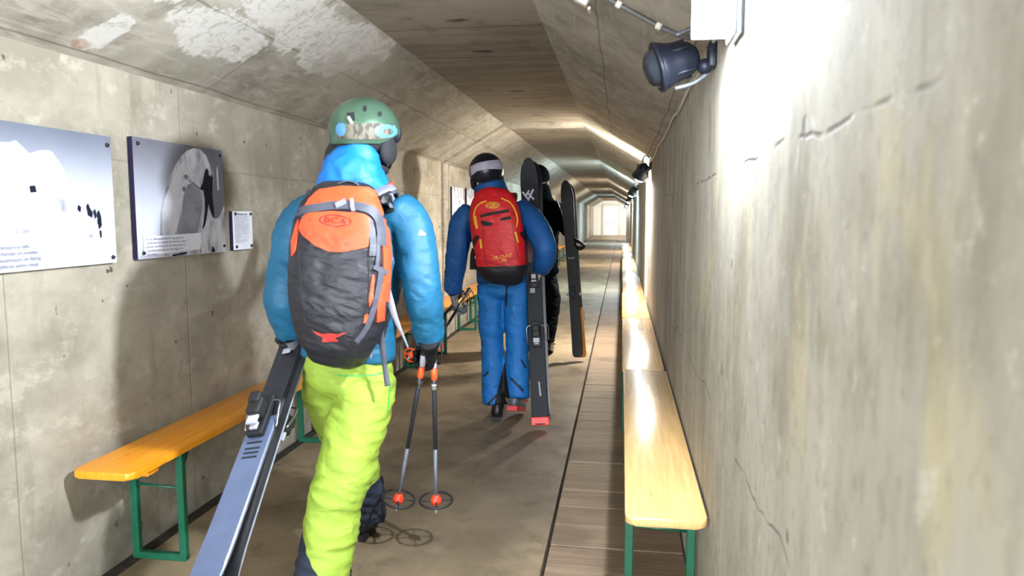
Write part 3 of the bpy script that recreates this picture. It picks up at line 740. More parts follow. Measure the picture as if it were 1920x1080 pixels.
def pack_mesh(rows, yfront, sc, vox=.0065, amp=.004, seed=0, sup=2.9):
    P, R = [], []
    for v, l, r, dep in rows:
        yc = yfront-dep/2; P.append(at((l+r)/2, v, yc)); R.append(((r-l)/2/sc, dep/2))
    bm = bmesh.new(); loft(bm, P, R, n=44, seg=40, sup=sup, cap=.35)
    return smooth_me(bm, vox, 3, amp, 9, seed, (1, 1, 2.2))
def ribbon(bm, pts, w, th=.0022, side=V((1, 0, 0))):
    loft(bm, pts, [(x, th) for x in (w if hasattr(w, '__len__') else [w]*len(pts))], n=6*(len(pts)-1), seg=8, side=side, sup=5, cap=0)
def make_ski(label, tail, tip, nrm, ww, th, mats, bind=True, split=None, tailcap=None, boot_c=.45, group=None):
    tail, tip = V(tail), V(tip); a = (tip-tail); L = a.length; a.normalize(); n = V(nrm); n = (n-a*n.dot(a)).normalized(); w = a.cross(n)
    r = thing('ski', label, 'ski', (tail.x, tail.y, tail.z), group)
    N = 44; st = []
    for i in range(N+1):
        t = .5-.5*math.cos(PI*i/N)
        if t < .45: hw = ww[0]+(ww[1]-ww[0])*(t/.45)**.8
        else: hw = ww[1]+(ww[2]-ww[1])*((t-.45)/.45)**1.3 if t < .9 else ww[2]
        if t < .03: hw *= math.sqrt(max(0, 1-((.03-t)/.03)**2))*.55+.45
        if t > .90: hw *= math.sqrt(max(.0012, 1-((t-.90)/.1)**2.4))
        z = .055*max(0, (t-.84)/.16)**2+.02*max(0, (.1-t)/.1)**2-.006*math.sin(PI*min(1, max(0, (t-.1)/.75)))
        st.append((t, hw, z))
    bm = bmesh.new(); rings = []
    for t, hw, z in st:
        c = tail+a*(L*t)+n*z; k = th*(1 if .06 < t < .9 else .7)
        rings.append([bm.verts.new(c+w*x+n*y) for x, y in ((-hw, 0), (hw, 0), (hw, k*.55), (hw-.004, k), (-hw+.004, k), (-hw, k*.55))])
    for i in range(N):
        A, B = rings[i], rings[i+1]; t = (st[i][0]+st[i+1][0])/2
        for j in range(6):
            f = bm.faces.new((A[j], A[(j+1) % 6], B[(j+1) % 6], B[j]))
            f.material_index = (4 if split and t < split and len(mats) > 4 else 1) if j == 0 else (2 if j in (1, 5) else (3 if split and t < split and len(mats) > 3 else 0))
    bm.faces.new(rings[0][::-1]).material_index = 2; bm.faces.new(rings[-1]).material_index = 2
    body = obj('ski_board', bm, mats, r, True, 28)
    Mx = Matrix((w, a, n)).transposed()
    Q = lambda x, t, z: tail+a*(L*t)+w*x+n*(z+th-.006)
    if tailcap is not None:
        bm = bmesh.new(); box(bm, Q(0, .012, .008), (ww[0]*2+.006, .055, th+.012), Mx, .005); obj('tail_block', bm, tailcap, r, False)
    if bind:
        dt = .155/L
        bm = bmesh.new(); t0 = boot_c+dt
        box(bm, Q(0, t0+.03/L, .016), (.062, .11, .03), Mx, .007); box(bm, Q(0, t0+.035/L, .043), (.046, .06, .03), Mx, .008)
        for s in (-1, 1): box(bm, Q(s*.026, t0-.0, .042), (.02, .035, .028), Mx, .006)
        obj('toe_piece', bm, M_RUB, r, False)
        bm = bmesh.new(); box(bm, Q(0, t0+.045/L, .062), (.03, .028, .006), Mx, .002); box(bm, Q(0, t0+.015/L, .061), (.034, .012, .006), Mx, .002); obj('adjuster', bm, M_PLATE, r, False)
        bm = bmesh.new(); t1 = boot_c-dt
        box(bm, Q(0, t1-.03/L, .014), (.064, .17, .026), Mx, .006); box(bm, Q(0, t1-.02/L, .05), (.054, .075, .055), Mx, .012); box(bm, Q(0, t1+.005/L, .075), (.044, .045, .03), Mx, .009)
        obj('heel_piece', bm, M_RUB, r, False)
        bm = bmesh.new(); box(bm, Q(0, t1-.048/L, .052), (.042, .085, .014), Mx, .005); box(bm, Q(0, t1-.085/L, .034), (.03, .03, .012), Mx, .004); obj('heel_lever', bm, M_PLATE, r, False)
        for s in (-1, 1):
            bm = bmesh.new(); tube(bm, [Q(s*.03, t1+.03/L, .018), Q(s*(ww[1]+.008), t1+.02/L, .02), Q(s*(ww[1]+.011), t1-.02/L, .014), Q(s*(ww[1]+.010), t1-.075/L, -.004)], .0035, 6, 12); obj('brake', bm, M_STEEL, r)
    r['_'] = 0; del r['_']
    return r, body, Q, Mx
def make_pole(label, top, tip, shaft, gripm, bandm, basketm, hubm, R=.06, grip=.13, strap=None):
    top, tip = V(top), V(tip); a = (tip-top).normalized(); L = (tip-top).length
    r = thing('ski_pole', label, 'ski pole', tuple(tip))
    bm = bmesh.new(); bar(bm, top+a*.02, top+a*L*.62, .0105, 10, .0095); obj('shaft', bm, shaft, r)
    bm = bmesh.new(); bar(bm, top+a*L*.615, tip-a*.03, .0085, 10, .0075); obj('lower_shaft', bm, M_LOWSH, r)
    bm = bmesh.new(); loft(bm, [top, top+a*.02, top+a*.06, top+a*grip], [.017, .0175, .015, .0135], n=12, seg=12, cap=.8); obj('grip', bm, gripm, r)
    if bandm is not None:
        bm = bmesh.new(); loft(bm, [top+a*(grip+.005), top+a*(grip+.05)], [.014, .013], n=2, seg=12, cap=.2); obj('grip_band', bm, bandm[0], r)
        bm = bmesh.new(); loft(bm, [top+a*(grip+.055), top+a*(grip+.10)], [.0135, .0125], n=2, seg=12, cap=.2); obj('grip_sleeve', bm, bandm[1], r)
        bm = bmesh.new(); q = top+a*(grip+.13); box(bm, q, (.026, .03, .03), a.to_track_quat('Z', 'Y').to_matrix(), .006); obj('clamp', bm, M_STEEL, r, False)
    c = tip-a*.06
    bm = bmesh.new(); torus(bm, c, R, .005, a, 30, 7)
    s = a.orthogonal().normalized(); u = a.cross(s)
    for k in range(4):
        d = s*math.cos(PI*k/2+.5)+u*math.sin(PI*k/2+.5); box(bm, c+d*R*.55, (.006, .009, R*.95), d.to_track_quat('Z', 'Y').to_matrix(), .002, 1)
    obj('basket', bm, basketm, r)
    bm = bmesh.new(); loft(bm, [c-a*.02, c, c+a*.015], [.014, .024, .018], n=6, seg=14, cap=.4); obj('hub', bm, hubm, r)
    bm = bmesh.new(); bar(bm, c+a*.01, tip, .009, 10, .004); obj('tip', bm, M_PLATE, r)
    bm = bmesh.new(); st = strap or [top+V((.0, -.01, .01)), top+V((.035, -.02, -.03)), top+V((.03, .0, -.1)), top+V((0, .02, -.09)), top+V((-.01, .01, 0))]
    ribbon(bm, st, .008, .0016, V((0, 1, .2))); obj('strap', bm, M_BLACKF, r)
    return r
M_PLATE = plain('pale_plastic', lc(168, 168, 178), .45); M_WMARK = plain('white_mark', lc(196, 196, 204), .45, 0, .03)
def decal(name, bv, polys, mat, par, off=.002, th=.003, cell=5):
    o = None
    for p in polys:
        bm = bmesh.new(); patch(bm, bv, p, off, th, cell); o = obj(name, bm, mat, par, True, 50)
    return o

# ------------------------------------------------------------------ person with the green helmet (nearest)
foot = V((-1.05, 2.62, 0))
J = dict(pel=at(652, 690, 2.64), waist=at(655, 600, 2.65), chest=at(665, 460, 2.66), sh=at(668, 405, 2.66), neck=at(670, 345, 2.66),
         shL=at(590, 405, 2.66), elL=at(533, 552, 2.56), wrL=at(547, 622, 2.64), shR=at(750, 405, 2.66), elR=at(789, 540, 2.62), wrR=at(805, 640, 2.72),
         hipL=at(612, 712, 2.68), knL=at(655, 830, 2.86), anL=at(689, 962, 2.93), hipR=at(690, 712, 2.62), knR=at(652, 872, 2.5), anR=at(592, 1128, 2.33))
HC = at(684, 247, 2.64)
p1 = make_body('person walking away in a green helmet, blue jacket and lime trousers, carrying skis low', foot, J, HC-V((0, 0, .02)), -.35)
M_BLUE1 = fabric('teal_blue_shell', lc(8, 84, 118), None, .6, .6, 9)
M_HOOD = fabric('bright_blue_shell', lc(2, 104, 186), None, .55, .45, 10)
M_LIME = fabric('lime_shell', lc(136, 162, 54), lc(24, 33, 50), .7, .9, 8)
bm = bmesh.new()
loft(bm, [at(652, 668, 2.64), at(655, 600, 2.645), at(660, 500, 2.65), at(666, 435, 2.66), at(668, 398, 2.66), at(669, 360, 2.66), at(670, 325, 2.65)],
     [(.186, .135), (.182, .132), (.192, .132), (.198, .128), (.172, .105), (.10, .09), (.09, .088)], n=36, seg=26, cap=.15)
loft(bm, [at(600, 400, 2.66), at(562, 425, 2.65), at(547, 480, 2.62), at(534, 552, 2.56), at(540, 592, 2.6), at(547, 620, 2.64)], [.088, .086, .08, .079, .072, .062], n=30, cap=.4)
loft(bm, [at(742, 398, 2.66), at(768, 425, 2.66), at(781, 470, 2.64), at(792, 545, 2.62), at(801, 600, 2.67), at(806, 638, 2.71)], [.086, .086, .078, .071, .064, .054], n=30, cap=.35)
jk = finish('jacket', smooth_me(bm, .009, 4, .008, 6.5, 2, (1, 1, 2.0)), M_BLUE1, p1)
bm = bmesh.new(); loft(bm, [at(664, 366, 2.62), at(664, 342, 2.60), at(667, 318, 2.60), at(674, 297, 2.61), at(678, 289, 2.62)], [(.138, .10), (.134, .118), (.112, .113), (.084, .098), (.068, .085)], n=20, seg=26, cap=.4)
hd = finish('hood', smooth_me(bm, .008, 3, .012, 8, 5, (1, 1, 1.6)), M_HOOD, p1)
bm = bmesh.new(); loft(bm, [at(667, 322, 2.65), at(668, 296, 2.655), at(677, 268, 2.65)], [(.128, .095), (.118, .1), (.088, .09)], n=6, cap=.3); obj('neck_gaiter', bm, M_BLACKF, p1)
bm = bmesh.new()
loft(bm, [at(652, 640, 2.645), at(651, 690, 2.64), at(651, 716, 2.64)], [(.165, .12), (.172, .128), (.16, .122)], n=12, seg=24, cap=.5)
loft(bm, [at(692, 705, 2.63), at(680, 760, 2.59), at(664, 820, 2.54), at(651, 872, 2.49), at(622, 970, 2.42), at(603, 1060, 2.36), at(592, 1120, 2.33)], [.098, .108, .104, .098, .093, .093, .098], n=36, seg=20, cap=.25)
loft(bm, [at(614, 705, 2.66), at(630, 770, 2.78), at(655, 830, 2.86), at(682, 900, 2.91), at(687, 966, 2.95)], [.098, .1, .095, .08, .078], n=30, seg=20, cap=.25)
tm = smooth_me(bm, .009, 3, .021, 5.0, 11, (1, 1, 2.3))
la, lb_ = at(545, 966, 2.36), at(632, 1072, 2.36); ma, mb = at(655, 930, 2.9), at(720, 893, 2.9)
def navy(p):
    if p.z > .48: return -.05
    a_, b_ = (la, lb_) if p.y < 2.66 else (ma, mb)
    d = V((b_.x-a_.x, b_.z-a_.z)).normalized(); q = V((p.x-a_.x, p.z-a_.z)); return -(d.x*q.y-d.y*q.x)
mask(tm, navy)
tr = finish('trousers', tm, M_LIME, p1)
M_GREEN1 = plain('green_paint_shell', lc(84, 114, 96), .3, .6, .1, 8, .02)
hm = helmet(p1, HC, -.35, .06, .03, .111, .132, .112, M_GREEN1)
hb = bvh_of(hm)
M_STRAP1 = NT('patterned_strap'); _n = M_STRAP1.noise(55, 2, .5, (1, 1, .5)); M_STRAP1 = M_STRAP1.done(M_STRAP1.mix(M_STRAP1.ramp(_n, .42, .58), lc(56, 53, 46), lc(96, 90, 78)), .7)
sp1 = decal('goggle_strap', hb, [[(634, 236), (660, 233), (700, 231), (739, 235), (740, 258), (700, 261), (660, 261), (634, 258)]], M_STRAP1, hm, .002, .004)
M_LB = plain('pale_blue_print', lc(66, 116, 160), .5)
bm = bmesh.new(); patch(bm, hb, ellipse_px((641, 243), 9, 12, 0, 16), .0065, .001, 5); obj('strap_print', bm, M_LB, sp1, False)
bm = bmesh.new()
e1 = ellipse_px((721, 246), 21, 12, 0, 26); e2 = ellipse_px((725, 247), 9, 5.5, 0, 26)
for i in range(26): patch(bm, hb, [e1[i], e1[(i+1) % 26], e2[(i+1) % 26], e2[i]], .0065, .001, 6)
obj('strap_print', bm, M_LB, sp1, False)
decal('vent', hb, [ellipse_px((684, 204), 4, 6, 0, 10), [(650, 212), (664, 210), (666, 226), (655, 228)], ellipse_px((712, 214), 4, 5, 0, 10)], M_LINER, hm, .0005, .001, 4)
decal('strap_clip', hb, [strip_px([(654, 220), (661, 232)], 5)], M_PLATE, hm, .003, .004, 4)
for k in (0, 1):
    pass
glove(p1, at(807, 652, 2.72), (-.12, .75, -.62), (-1, -.1, .1), 1, M_GLOVEB, 62, 1.05, M_GLOVEB)
glove(p1, at(549, 636, 2.645), (.05, .55, -.80), (1, 0, .0), -1, plain('grey_glove', lc(96, 98, 106), .6), 50, 1.0, M_GLOVEB)
M_BOOT1 = plain('dark_boot_shell', lc(34, 36, 42), .35); M_BOOT2 = plain('light_boot_trim', lc(196, 198, 204), .4)
boot(p1, V((-1.115, 2.98, .098)), 0.05, 0, M_BOOT1, M_BOOT2, M_RUB, .86)
boot(p1, V((-1.045, 2.375, .108)), .02, .0, M_BOOT1, M_RUB, M_RUB, .92)
jb = bvh_of(jk, tr)
decal('sleeve_mark', jb, [[(784, 441), (788, 431), (792, 434), (797, 437), (798, 441)]], M_WMARK, jk, .001, .001, 3)
decal('pocket_seam', jb, [strip_px(smooth_px([(633, 704), (660, 705), (700, 703), (722, 699)]), 2.6)], plain('green_zip', lc(58, 150, 60), .5), tr, .001, .001, 4)
decal('side_zip', jb, [strip_px(smooth_px([(731, 716), (729, 745), (726, 772)]), 2.5)], plain('green_side_zip', lc(70, 160, 70), .5), tr, .001, .001, 4)
# backpack on the nearest person
M_DARKP = fabric('dark_pack_cloth', lc(27, 28, 36), None, .48, .5, 11); M_ORP = fabric('orange_pack_cloth', lc(228, 74, 38), None, .55, .3, 14)
M_GREYP = fabric('grey_webbing', lc(66, 68, 80), None, .6, .2); M_GREYL = fabric('light_grey_webbing', lc(118, 120, 134), None, .6, .2); M_REDM = plain('red_print', lc(196, 52, 50), .5); M_DRED = plain('dark_red_print', lc(120, 34, 26), .5)
bp = thing('backpack', 'orange and dark grey backpack worn over the teal blue jacket', 'backpack', tuple(foot+V((0, -.2, .9))))
rows = [(357, 596, 706, .11), (372, 582, 713, .14), (400, 562, 722, .175), (440, 548, 728, .20), (500, 542, 733, .215), (560, 545, 728, .22), (600, 550, 722, .21), (632, 558, 710, .19), (655, 574, 694, .15), (664, 590, 680, .11)]
pk = finish('main_compartment', pack_mesh(rows, 2.545, 530, .0065, .006, 4), M_DARKP, bp)
pb = bvh_of(pk)
decal('lid', pb, [[(590, 364), (600, 356), (640, 350), (690, 352), (708, 362), (717, 384), (728, 430), (733, 480), (728, 566), (716, 566), (718, 480), (713, 430), (700, 394), (660, 380), (610, 382), (570, 390), (580, 374)]], M_ORP, bp, .001, .004, 6)
zb = decal('zip_band', pb, [strip_px(smooth_px([(556, 402), (580, 393), (640, 386), (686, 391), (705, 406), (713, 436), (716, 462)]), [9, 11, 13, 14, 15, 15, 15, 15, 15, 15, 15, 15, 15, 15, 15, 15, 15, 15, 15, 15, 15, 15, 15, 15, 15, 15, 15, 15, 15, 15, 15, 15, 13, 12, 11, 10, 9])], M_GREYP, bp, .003, .005, 6)
decal('zip_puller', pb, [strip_px([(632, 388), (650, 379)], 9), strip_px([(660, 376), (664, 398)], 7)], M_GREYL, zb, .008, .005, 5)
fp = decal('flap', pb, [smooth_px([(566, 436), (563, 424), (574, 404), (600, 399), (640, 398), (680, 402), (693, 410)], 4)+smooth_px([(694, 425), (691, 450), (687, 464), (660, 469), (632, 473), (600, 464), (575, 447), (566, 436)], 4)[:-1]], M_ORP, bp, .003, .005, 6)
bm = bmesh.new(); e1 = ellipse_px((630, 415), 30, 11, 6, 30); e2 = ellipse_px((630, 415), 27.5, 8.8, 6, 30)
for i in range(30): patch(bm, pb, [e1[i], e1[(i+1) % 30], e2[(i+1) % 30], e2[i]], .0085, .0006, 6)
text_on(bm, pb, 'BCA', 630, 415, 15, 6, .0095, 0, .01, 0, 1.5); obj('logo', bm, M_DRED, fp, False)
decal('side_panel', pb, [[(548, 452), (556, 424), (561, 412), (560, 436), (554, 470), (549, 480)], [(697, 515), (701, 515), (699, 560), (692, 575), (691, 560)], [(705, 532), (721, 530), (719, 600), (706, 604)], [(683, 590), (690, 588), (688, 604), (681, 606)]], M_ORP, bp, .002, .004, 5)
decal('emblem', pb, [[(586, 620), (604, 626), (618, 625), (634, 627), (652, 622), (636, 631), (628, 633), (634, 640), (604, 641), (606, 632), (596, 628)]], M_REDM, bp, .001, .001, 4)
decal('compression_strap', pb, [strip_px(smooth_px([(692, 415), (698, 450), (697, 480)]), 11), strip_px([(708, 440), (706, 500)], 6), strip_px(smooth_px([(714, 500), (704, 560), (688, 610), (668, 640)]), 9), strip_px([(700, 500), (722, 512)], 9)], M_GREYP, bp, .004, .004, 5)
decal('seam', pb, [strip_px(smooth_px([(560, 470), (566, 560), (580, 630), (620, 656)]), 2.5), strip_px(smooth_px([(690, 470), (692, 540), (680, 610)]), 2.5)], M_BLACKF, bp, .001, .002, 6)
bm = bmesh.new(); ribbon(bm, [at(628, 362, 2.46), at(632, 347, 2.44), at(652, 340, 2.44), at(672, 346, 2.44), at(678, 362, 2.46)], .012, .003, V((0, 1, 0))); obj('haul_loop', bm, M_GREYP, bp)
bm = bmesh.new()
for q in ([(604, 372, 2.5), (596, 362, 2.55), (590, 362, 2.64), (594, 384, 2.77), (600, 440, 2.795), (606, 520, 2.79)], [(706, 376, 2.5), (722, 362, 2.56), (732, 362, 2.64), (728, 384, 2.77), (722, 440, 2.795), (716, 520, 2.79)]):
    ribbon(bm, [at(*k) for k in q], .032, .008)
ss1 = obj('shoulder_strap', bm, M_GREYP, bp)
jb2 = bvh_of(jk, hd, ss1)
decal('strap_pad', jb2, [strip_px([(700, 372), (716, 360), (733, 346)], 11)], M_ORP, bp, .008, .006, 5)
decal('strap_buckle', jb2, [strip_px([(708, 369), (734, 356)], 8), strip_px([(726, 368), (737, 392)], 5)], M_GREYL, bp, .015, .006, 5)
decal('load_lifter', jb2, [strip_px([(716, 362), (728, 380), (734, 398)], 14)], M_RUB, bp, .004, .006, 5)
decal('hip_belt', bvh_of(jk), [strip_px(smooth_px([(708, 640), (722, 590), (738, 578)]), 16)], M_RUB, bp, .003, .008, 5)
bm = bmesh.new(); ribbon(bm, [at(722, 530, 2.5), at(733, 570, 2.46), at(744, 603, 2.44), at(757, 632, 2.44), at(765, 652, 2.45)], [.014, .013, .009, .004, .003]); obj('loose_strap', bm, M_GREYL, bp)
bm = bmesh.new(); ribbon(bm, [at(712, 618, 2.48), at(717, 650, 2.49), at(722, 690, 2.49), at(727, 724, 2.48)], [.013, .012, .010, .011]); obj('loose_strap', bm, M_GREYP, bp)
bm = bmesh.new(); ribbon(bm, [at(697, 640, 2.49), at(696, 655, 2.49), at(694, 672, 2.49)], [.007, .006, .006]); obj('loose_strap', bm, M_GREYL, bp)
bm = bmesh.new(); box(bm, at(680, 660, 2.44), (.02, .006, .028), None, .003); obj('pull_tab', bm, M_ORP, bp)
# the skis in the left hand
M_TOPB = plain('black_topsheet', lc(30, 31, 38), .3, 0, .2, 20, .02); M_TOPG = plain('blue_grey_topsheet', lc(82, 94, 122), .36, 0, .08, 10, .02); M_EDGE_S = plain('ski_edge', lc(150, 152, 158), .3, .8); M_BASE = plain('ski_base', lc(26, 26, 30), .35); M_PALEG = plain('pale_sidewall', lc(140, 146, 162), .4)
hand = V((-1.275, 2.66, .905)); dirS = V((-.045, .70, .585)).normalized()
nS = V((-.22, -.64, .75))
s1, b1, Q1, X1 = make_ski('blue-grey tailed ski with binding, held low in the left hand by the green-helmeted person', hand-dirS*.985, hand+dirS*.80, nS, (.061, .054, .064), .013, [M_TOPB, M_BASE, M_EDGE_S, M_TOPG], True, .36, None, .46)
bm = bmesh.new()
for t in (.53, .56, .61): box(bm, Q1(0, t, .008), (.036, .035, .003), X1, .001, 1)
obj('emblem', bm, M_PLATE, s1, False)
bm = bmesh.new()
for t in (.265, .275, .285, .298): box(bm, Q1(0, t, .0035), (.06, .006, .0014), X1)
obj('print_line', bm, M_DARKP, s1, False)
nS2 = -(nS-dirS*nS.dot(dirS)).normalized()
make_ski('second ski pressed base to base under the blue-grey one, showing a pale edge', hand-dirS*.975+nS2*.003+V((.034, 0, 0)), hand+dirS*.80+nS2*.003+V((.03, 0, 0)), nS2, (.061, .054, .064), .013, [M_TOPB, M_BASE, M_PALEG, M_TOPG], True, .36, None, .46)
# poles in the right hand
M_ORG = plain('orange_plastic', lc(240, 84, 36), .4); M_CARB = plain('carbon_shaft', lc(48, 50, 60), .35, .2); M_REDO = plain('red_orange_plastic', lc(236, 60, 34), .4)
gx = at(806, 655, 2.745)
make_pole('ski pole in the black glove beside lime trousers, basket nearer the lime leg', gx+V((-.01, .0, .05)), at(743, 958, 2.86), M_CARB, M_RUB, (M_PLATE, M_ORG), M_RUB, M_REDO, .068, .075)
make_pole('ski pole in the black glove beside lime trousers, basket farther from the lime leg', gx+V((.012, .012, .045)), at(818, 962, 2.86), M_CARB, M_RUB, (M_PLATE, M_ORG), M_RUB, M_REDO, .068, .075)

# ------------------------------------------------------------------ person with the red backpack
foot = V((-.80, 4.92, 0))
J = dict(pel=at(944, 528, 4.95), waist=at(941, 485, 4.95), chest=at(934, 425, 4.96), sh=at(930, 395, 4.96), neck=at(921, 360, 4.96),
         shL=at(876, 402, 4.95), elL=at(856, 488, 4.92), wrL=at(849, 548, 4.97), shR=at(982, 398, 4.93), elR=at(1024, 464, 4.82), wrR=at(1015, 506, 4.93),
         hipL=at(920, 540, 4.95), knL=at(922, 650, 4.94), anL=at(930, 770, 4.86), hipR=at(968, 540, 4.95), knR=at(970, 650, 4.92), anR=at(964, 755, 4.83))
HC = at(912, 321, 4.96)
p2 = make_body('person in deep blue jacket and black helmet with pale band, red pack on the back', foot, J, HC-V((0, 0, .02)), .05)
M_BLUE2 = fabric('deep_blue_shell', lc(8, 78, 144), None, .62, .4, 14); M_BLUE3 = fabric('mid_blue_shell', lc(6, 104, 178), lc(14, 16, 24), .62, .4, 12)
bm = bmesh.new()
loft(bm, [at(944, 528, 4.95), at(941, 485, 4.95), at(934, 425, 4.96), at(930, 395, 4.96), at(922, 366, 4.95), at(917, 345, 4.95)], [(.185, .13), (.18, .13), (.188, .128), (.168, .105), (.118, .1), (.108, .105)], n=30, seg=24, cap=.15)
loft(bm, [at(884, 398, 4.95), at(866, 420, 4.94), at(860, 452, 4.92), at(855, 490, 4.92), at(851, 525, 4.95), at(849, 546, 4.97)], [.085, .084, .08, .076, .068, .06], n=28, cap=.35)
loft(bm, [at(974, 394, 4.95), at(992, 408, 4.91), at(1010, 434, 4.86), at(1022, 464, 4.82), at(1020, 490, 4.87), at(1015, 505, 4.92)], [.085, .085, .083, .08, .07, .058], n=28, cap=.35)
jk2 = finish('jacket', smooth_me(bm, .010, 4, .008, 6.5, 21, (1, 1, 2.0)), M_BLUE2, p2)
bm = bmesh.new()
loft(bm, [at(944, 505, 4.95), at(944, 530, 4.95), at(944, 548, 4.95)], [(.165, .12), (.172, .126), (.165, .12)], n=10, seg=24, cap=.4)
loft(bm, [at(919, 535, 4.95), at(921, 600, 4.95), at(923, 650, 4.94), at(926, 710, 4.90), at(927, 756, 4.87)], [.094, .088, .079, .084, .078], n=30, cap=.12)
loft(bm, [at(969, 535, 4.95), at(969, 600, 4.94), at(970, 650, 4.92), at(970, 706, 4.87), at(971, 745, 4.83)], [.094, .086, .079, .086, .082], n=30, cap=.12)
tm = smooth_me(bm, .0095, 4, .011, 8, 31, (1, 1, 1.9))
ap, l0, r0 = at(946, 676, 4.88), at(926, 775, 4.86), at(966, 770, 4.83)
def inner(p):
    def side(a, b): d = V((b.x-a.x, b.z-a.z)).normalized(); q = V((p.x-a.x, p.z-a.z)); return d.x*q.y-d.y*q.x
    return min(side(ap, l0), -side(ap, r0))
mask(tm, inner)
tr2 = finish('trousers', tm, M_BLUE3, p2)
tb = bvh_of(tr2)
decal('zip', tb, [strip_px([(907, 706), (916, 697)], 3.4), strip_px([(977, 674), (986, 690)], 3.4), strip_px([(958, 709), (981, 733)], 3.8), strip_px([(915, 758), (932, 740)], 3.6), strip_px([(950, 528), (949, 574)], 3.5)], M_BLACKF, tr2, .001, .002, 4)
M_HELM2 = plain('dark_helmet_shell', lc(24, 27, 40), .28, .1)
hm2 = helmet(p2, HC, .08, .02, -.06, .107, .128, .112, M_HELM2)
decal('goggle_strap', bvh_of(hm2), [[(882, 313), (896, 306), (915, 302), (934, 300), (941, 303), (942, 318), (930, 317), (912, 317), (895, 321), (884, 330)]], plain('lavender_strap', lc(176, 172, 188), .6), hm2, .001, .004, 4)
M_GGLOVE = plain('grey_leather', lc(118, 120, 126), .6, 0, .15); M_BGLOVE = plain('tan_leather', lc(186, 168, 142), .6)
glove(p2, at(851, 556, 4.98), (.12, .25, -1), (.9, .1, .1), 1, M_GGLOVE, 60, 1.08, M_BLACKF)
glove(p2, at(1014, 505, 4.935), (-.16, .1, -1), (-1, .0, .15), -1, M_BGLOVE, 30, 1.08, M_BLUE2)
M_BOOT3 = plain('black_boot_shell', lc(26, 27, 30), .35); M_BOOTG = plain('grey_boot_shell', lc(82, 84, 90), .35); M_REDS = plain('red_boot_sole', lc(206, 40, 44), .5)
boot(p2, V((-.838, 4.89, .1)), .05, 0, M_BOOT3, M_RUB, M_BOOT3, .86)
boot(p2, V((-.705, 4.86, .175)), -.08, -.28, M_BOOTG, M_REDS, M_REDS, .95)
bp2 = thing('backpack', 'red backpack with yellow trim and black base on the person in deep blue', 'backpack', tuple(foot+V((0, -.2, .95))))
rows = [(360, 904, 956, .10), (372, 889, 967, .14), (395, 881, 974, .175), (430, 883, 981, .20), (470, 890, 986, .21), (500, 895, 988, .20), (514, 901, 984, .17), (521, 912, 972, .12)]
M_REDP = fabric('red_pack_cloth', lc(204, 20, 30), lc(22, 20, 26), .5, .3, 10); M_YEL = plain('yellow_trim', lc(228, 176, 44), .5)
pm2 = pack_mesh(rows, 4.845, 283, .007, .005, 9)
mask(pm2, lambda p: (at(930, 499, 4.65).z-p.z)+.05*(p.x+.78))
pk2 = finish('main_compartment', pm2, M_REDP, bp2); pb2 = bvh_of(pk2)
decal('piping', pb2, [strip_px(smooth_px([(912, 377), (900, 382), (892, 392), (889, 408), (894, 429)]), 2.4), strip_px(smooth_px([(940, 372), (956, 380), (965, 394), (970, 412), (968, 426)]), 2.4), strip_px([(966, 435), (971, 455)], 3), strip_px([(901, 449), (903, 466)], 3.4), strip_px([(891, 405), (895, 428)], 4)], M_YEL, bp2, .001, .003, 4)
decal('zip', pb2, [strip_px(smooth_px([(901, 406), (925, 400), (954, 395)]), 5)], M_BLACKF, bp2, .002, .003, 4)
decal('pocket', pb2, [[(902, 414), (910, 415), (925, 418), (922, 423), (908, 424), (903, 421)], [(937, 412), (945, 408), (958, 406), (958, 411), (938, 414)]], M_BLACKF, bp2, .001, .004, 4)
decal('seam', pb2, [strip_px(smooth_px([(905, 428), (907, 465), (912, 498)]), 1.6), strip_px(smooth_px([(960, 420), (968, 470), (976, 492)]), 1.6), strip_px(smooth_px([(906, 480), (920, 494), (944, 494), (966, 482)]), 1.4)], M_DRED, bp2, .0005, .0015, 5)
bm = bmesh.new(); patch(bm, pb2, ellipse_px((924, 385), 13.5, 6.2, -3, 24), .002, .002, 4); lg = obj('logo', bm, M_YEL, bp2, False)
bm = bmesh.new(); e1 = ellipse_px((924, 385), 12, 5, -3, 24); e2 = ellipse_px((924, 385), 11, 4.2, -3, 24)
for i in range(24): patch(bm, pb2, [e1[i], e1[(i+1) % 24], e2[(i+1) % 24], e2[i]], .0048, .0004, 6)
text_on(bm, pb2, 'BCA', 924, 385, 8.5, -3, .0056, 0, .02, 0, 1.15); obj('logo_letters', bm, M_REDM, lg, False)
bm = bmesh.new(); text_on(bm, pb2, 'FLOAT', 942, 481, 8.5, -9, .0045, 0, .01, .25, 1.35); text_on(bm, pb2, '32', 945, 487.5, 7, -5, .0045, 0, .03, .1, 1.25); obj('lettering', bm, M_YEL, bp2, False)
decal('compression_strap', pb2, [strip_px([(976, 436), (985, 447), (990, 456)], 6), strip_px([(896, 442), (886, 462)], 7)], M_RUB, bp2, .002, .005, 4)
bm = bmesh.new()
for q in ([(906, 372, 4.82), (900, 362, 4.86), (898, 364, 4.95), (900, 384, 5.07), (902, 430, 5.1), (904, 480, 5.09)], [(952, 372, 4.82), (958, 364, 4.86), (962, 366, 4.95), (960, 386, 5.07), (958, 430, 5.1), (956, 480, 5.09)]):
    ribbon(bm, [at(*k) for k in q], .032, .008)
obj('shoulder_strap', bm, M_REDP, bp2)
bm = bmesh.new(); ribbon(bm, [at(895, 500, 4.80), at(888, 492, 4.86), at(886, 490, 4.94), at(896, 496, 5.05), at(930, 500, 5.1)], .03, .008, V((0, 0, 1))); ribbon(bm, [at(889, 466, 4.84), at(886, 480, 4.83), at(885, 505, 4.84)], .016, .006); obj('hip_belt', bm, M_RUB, bp2)
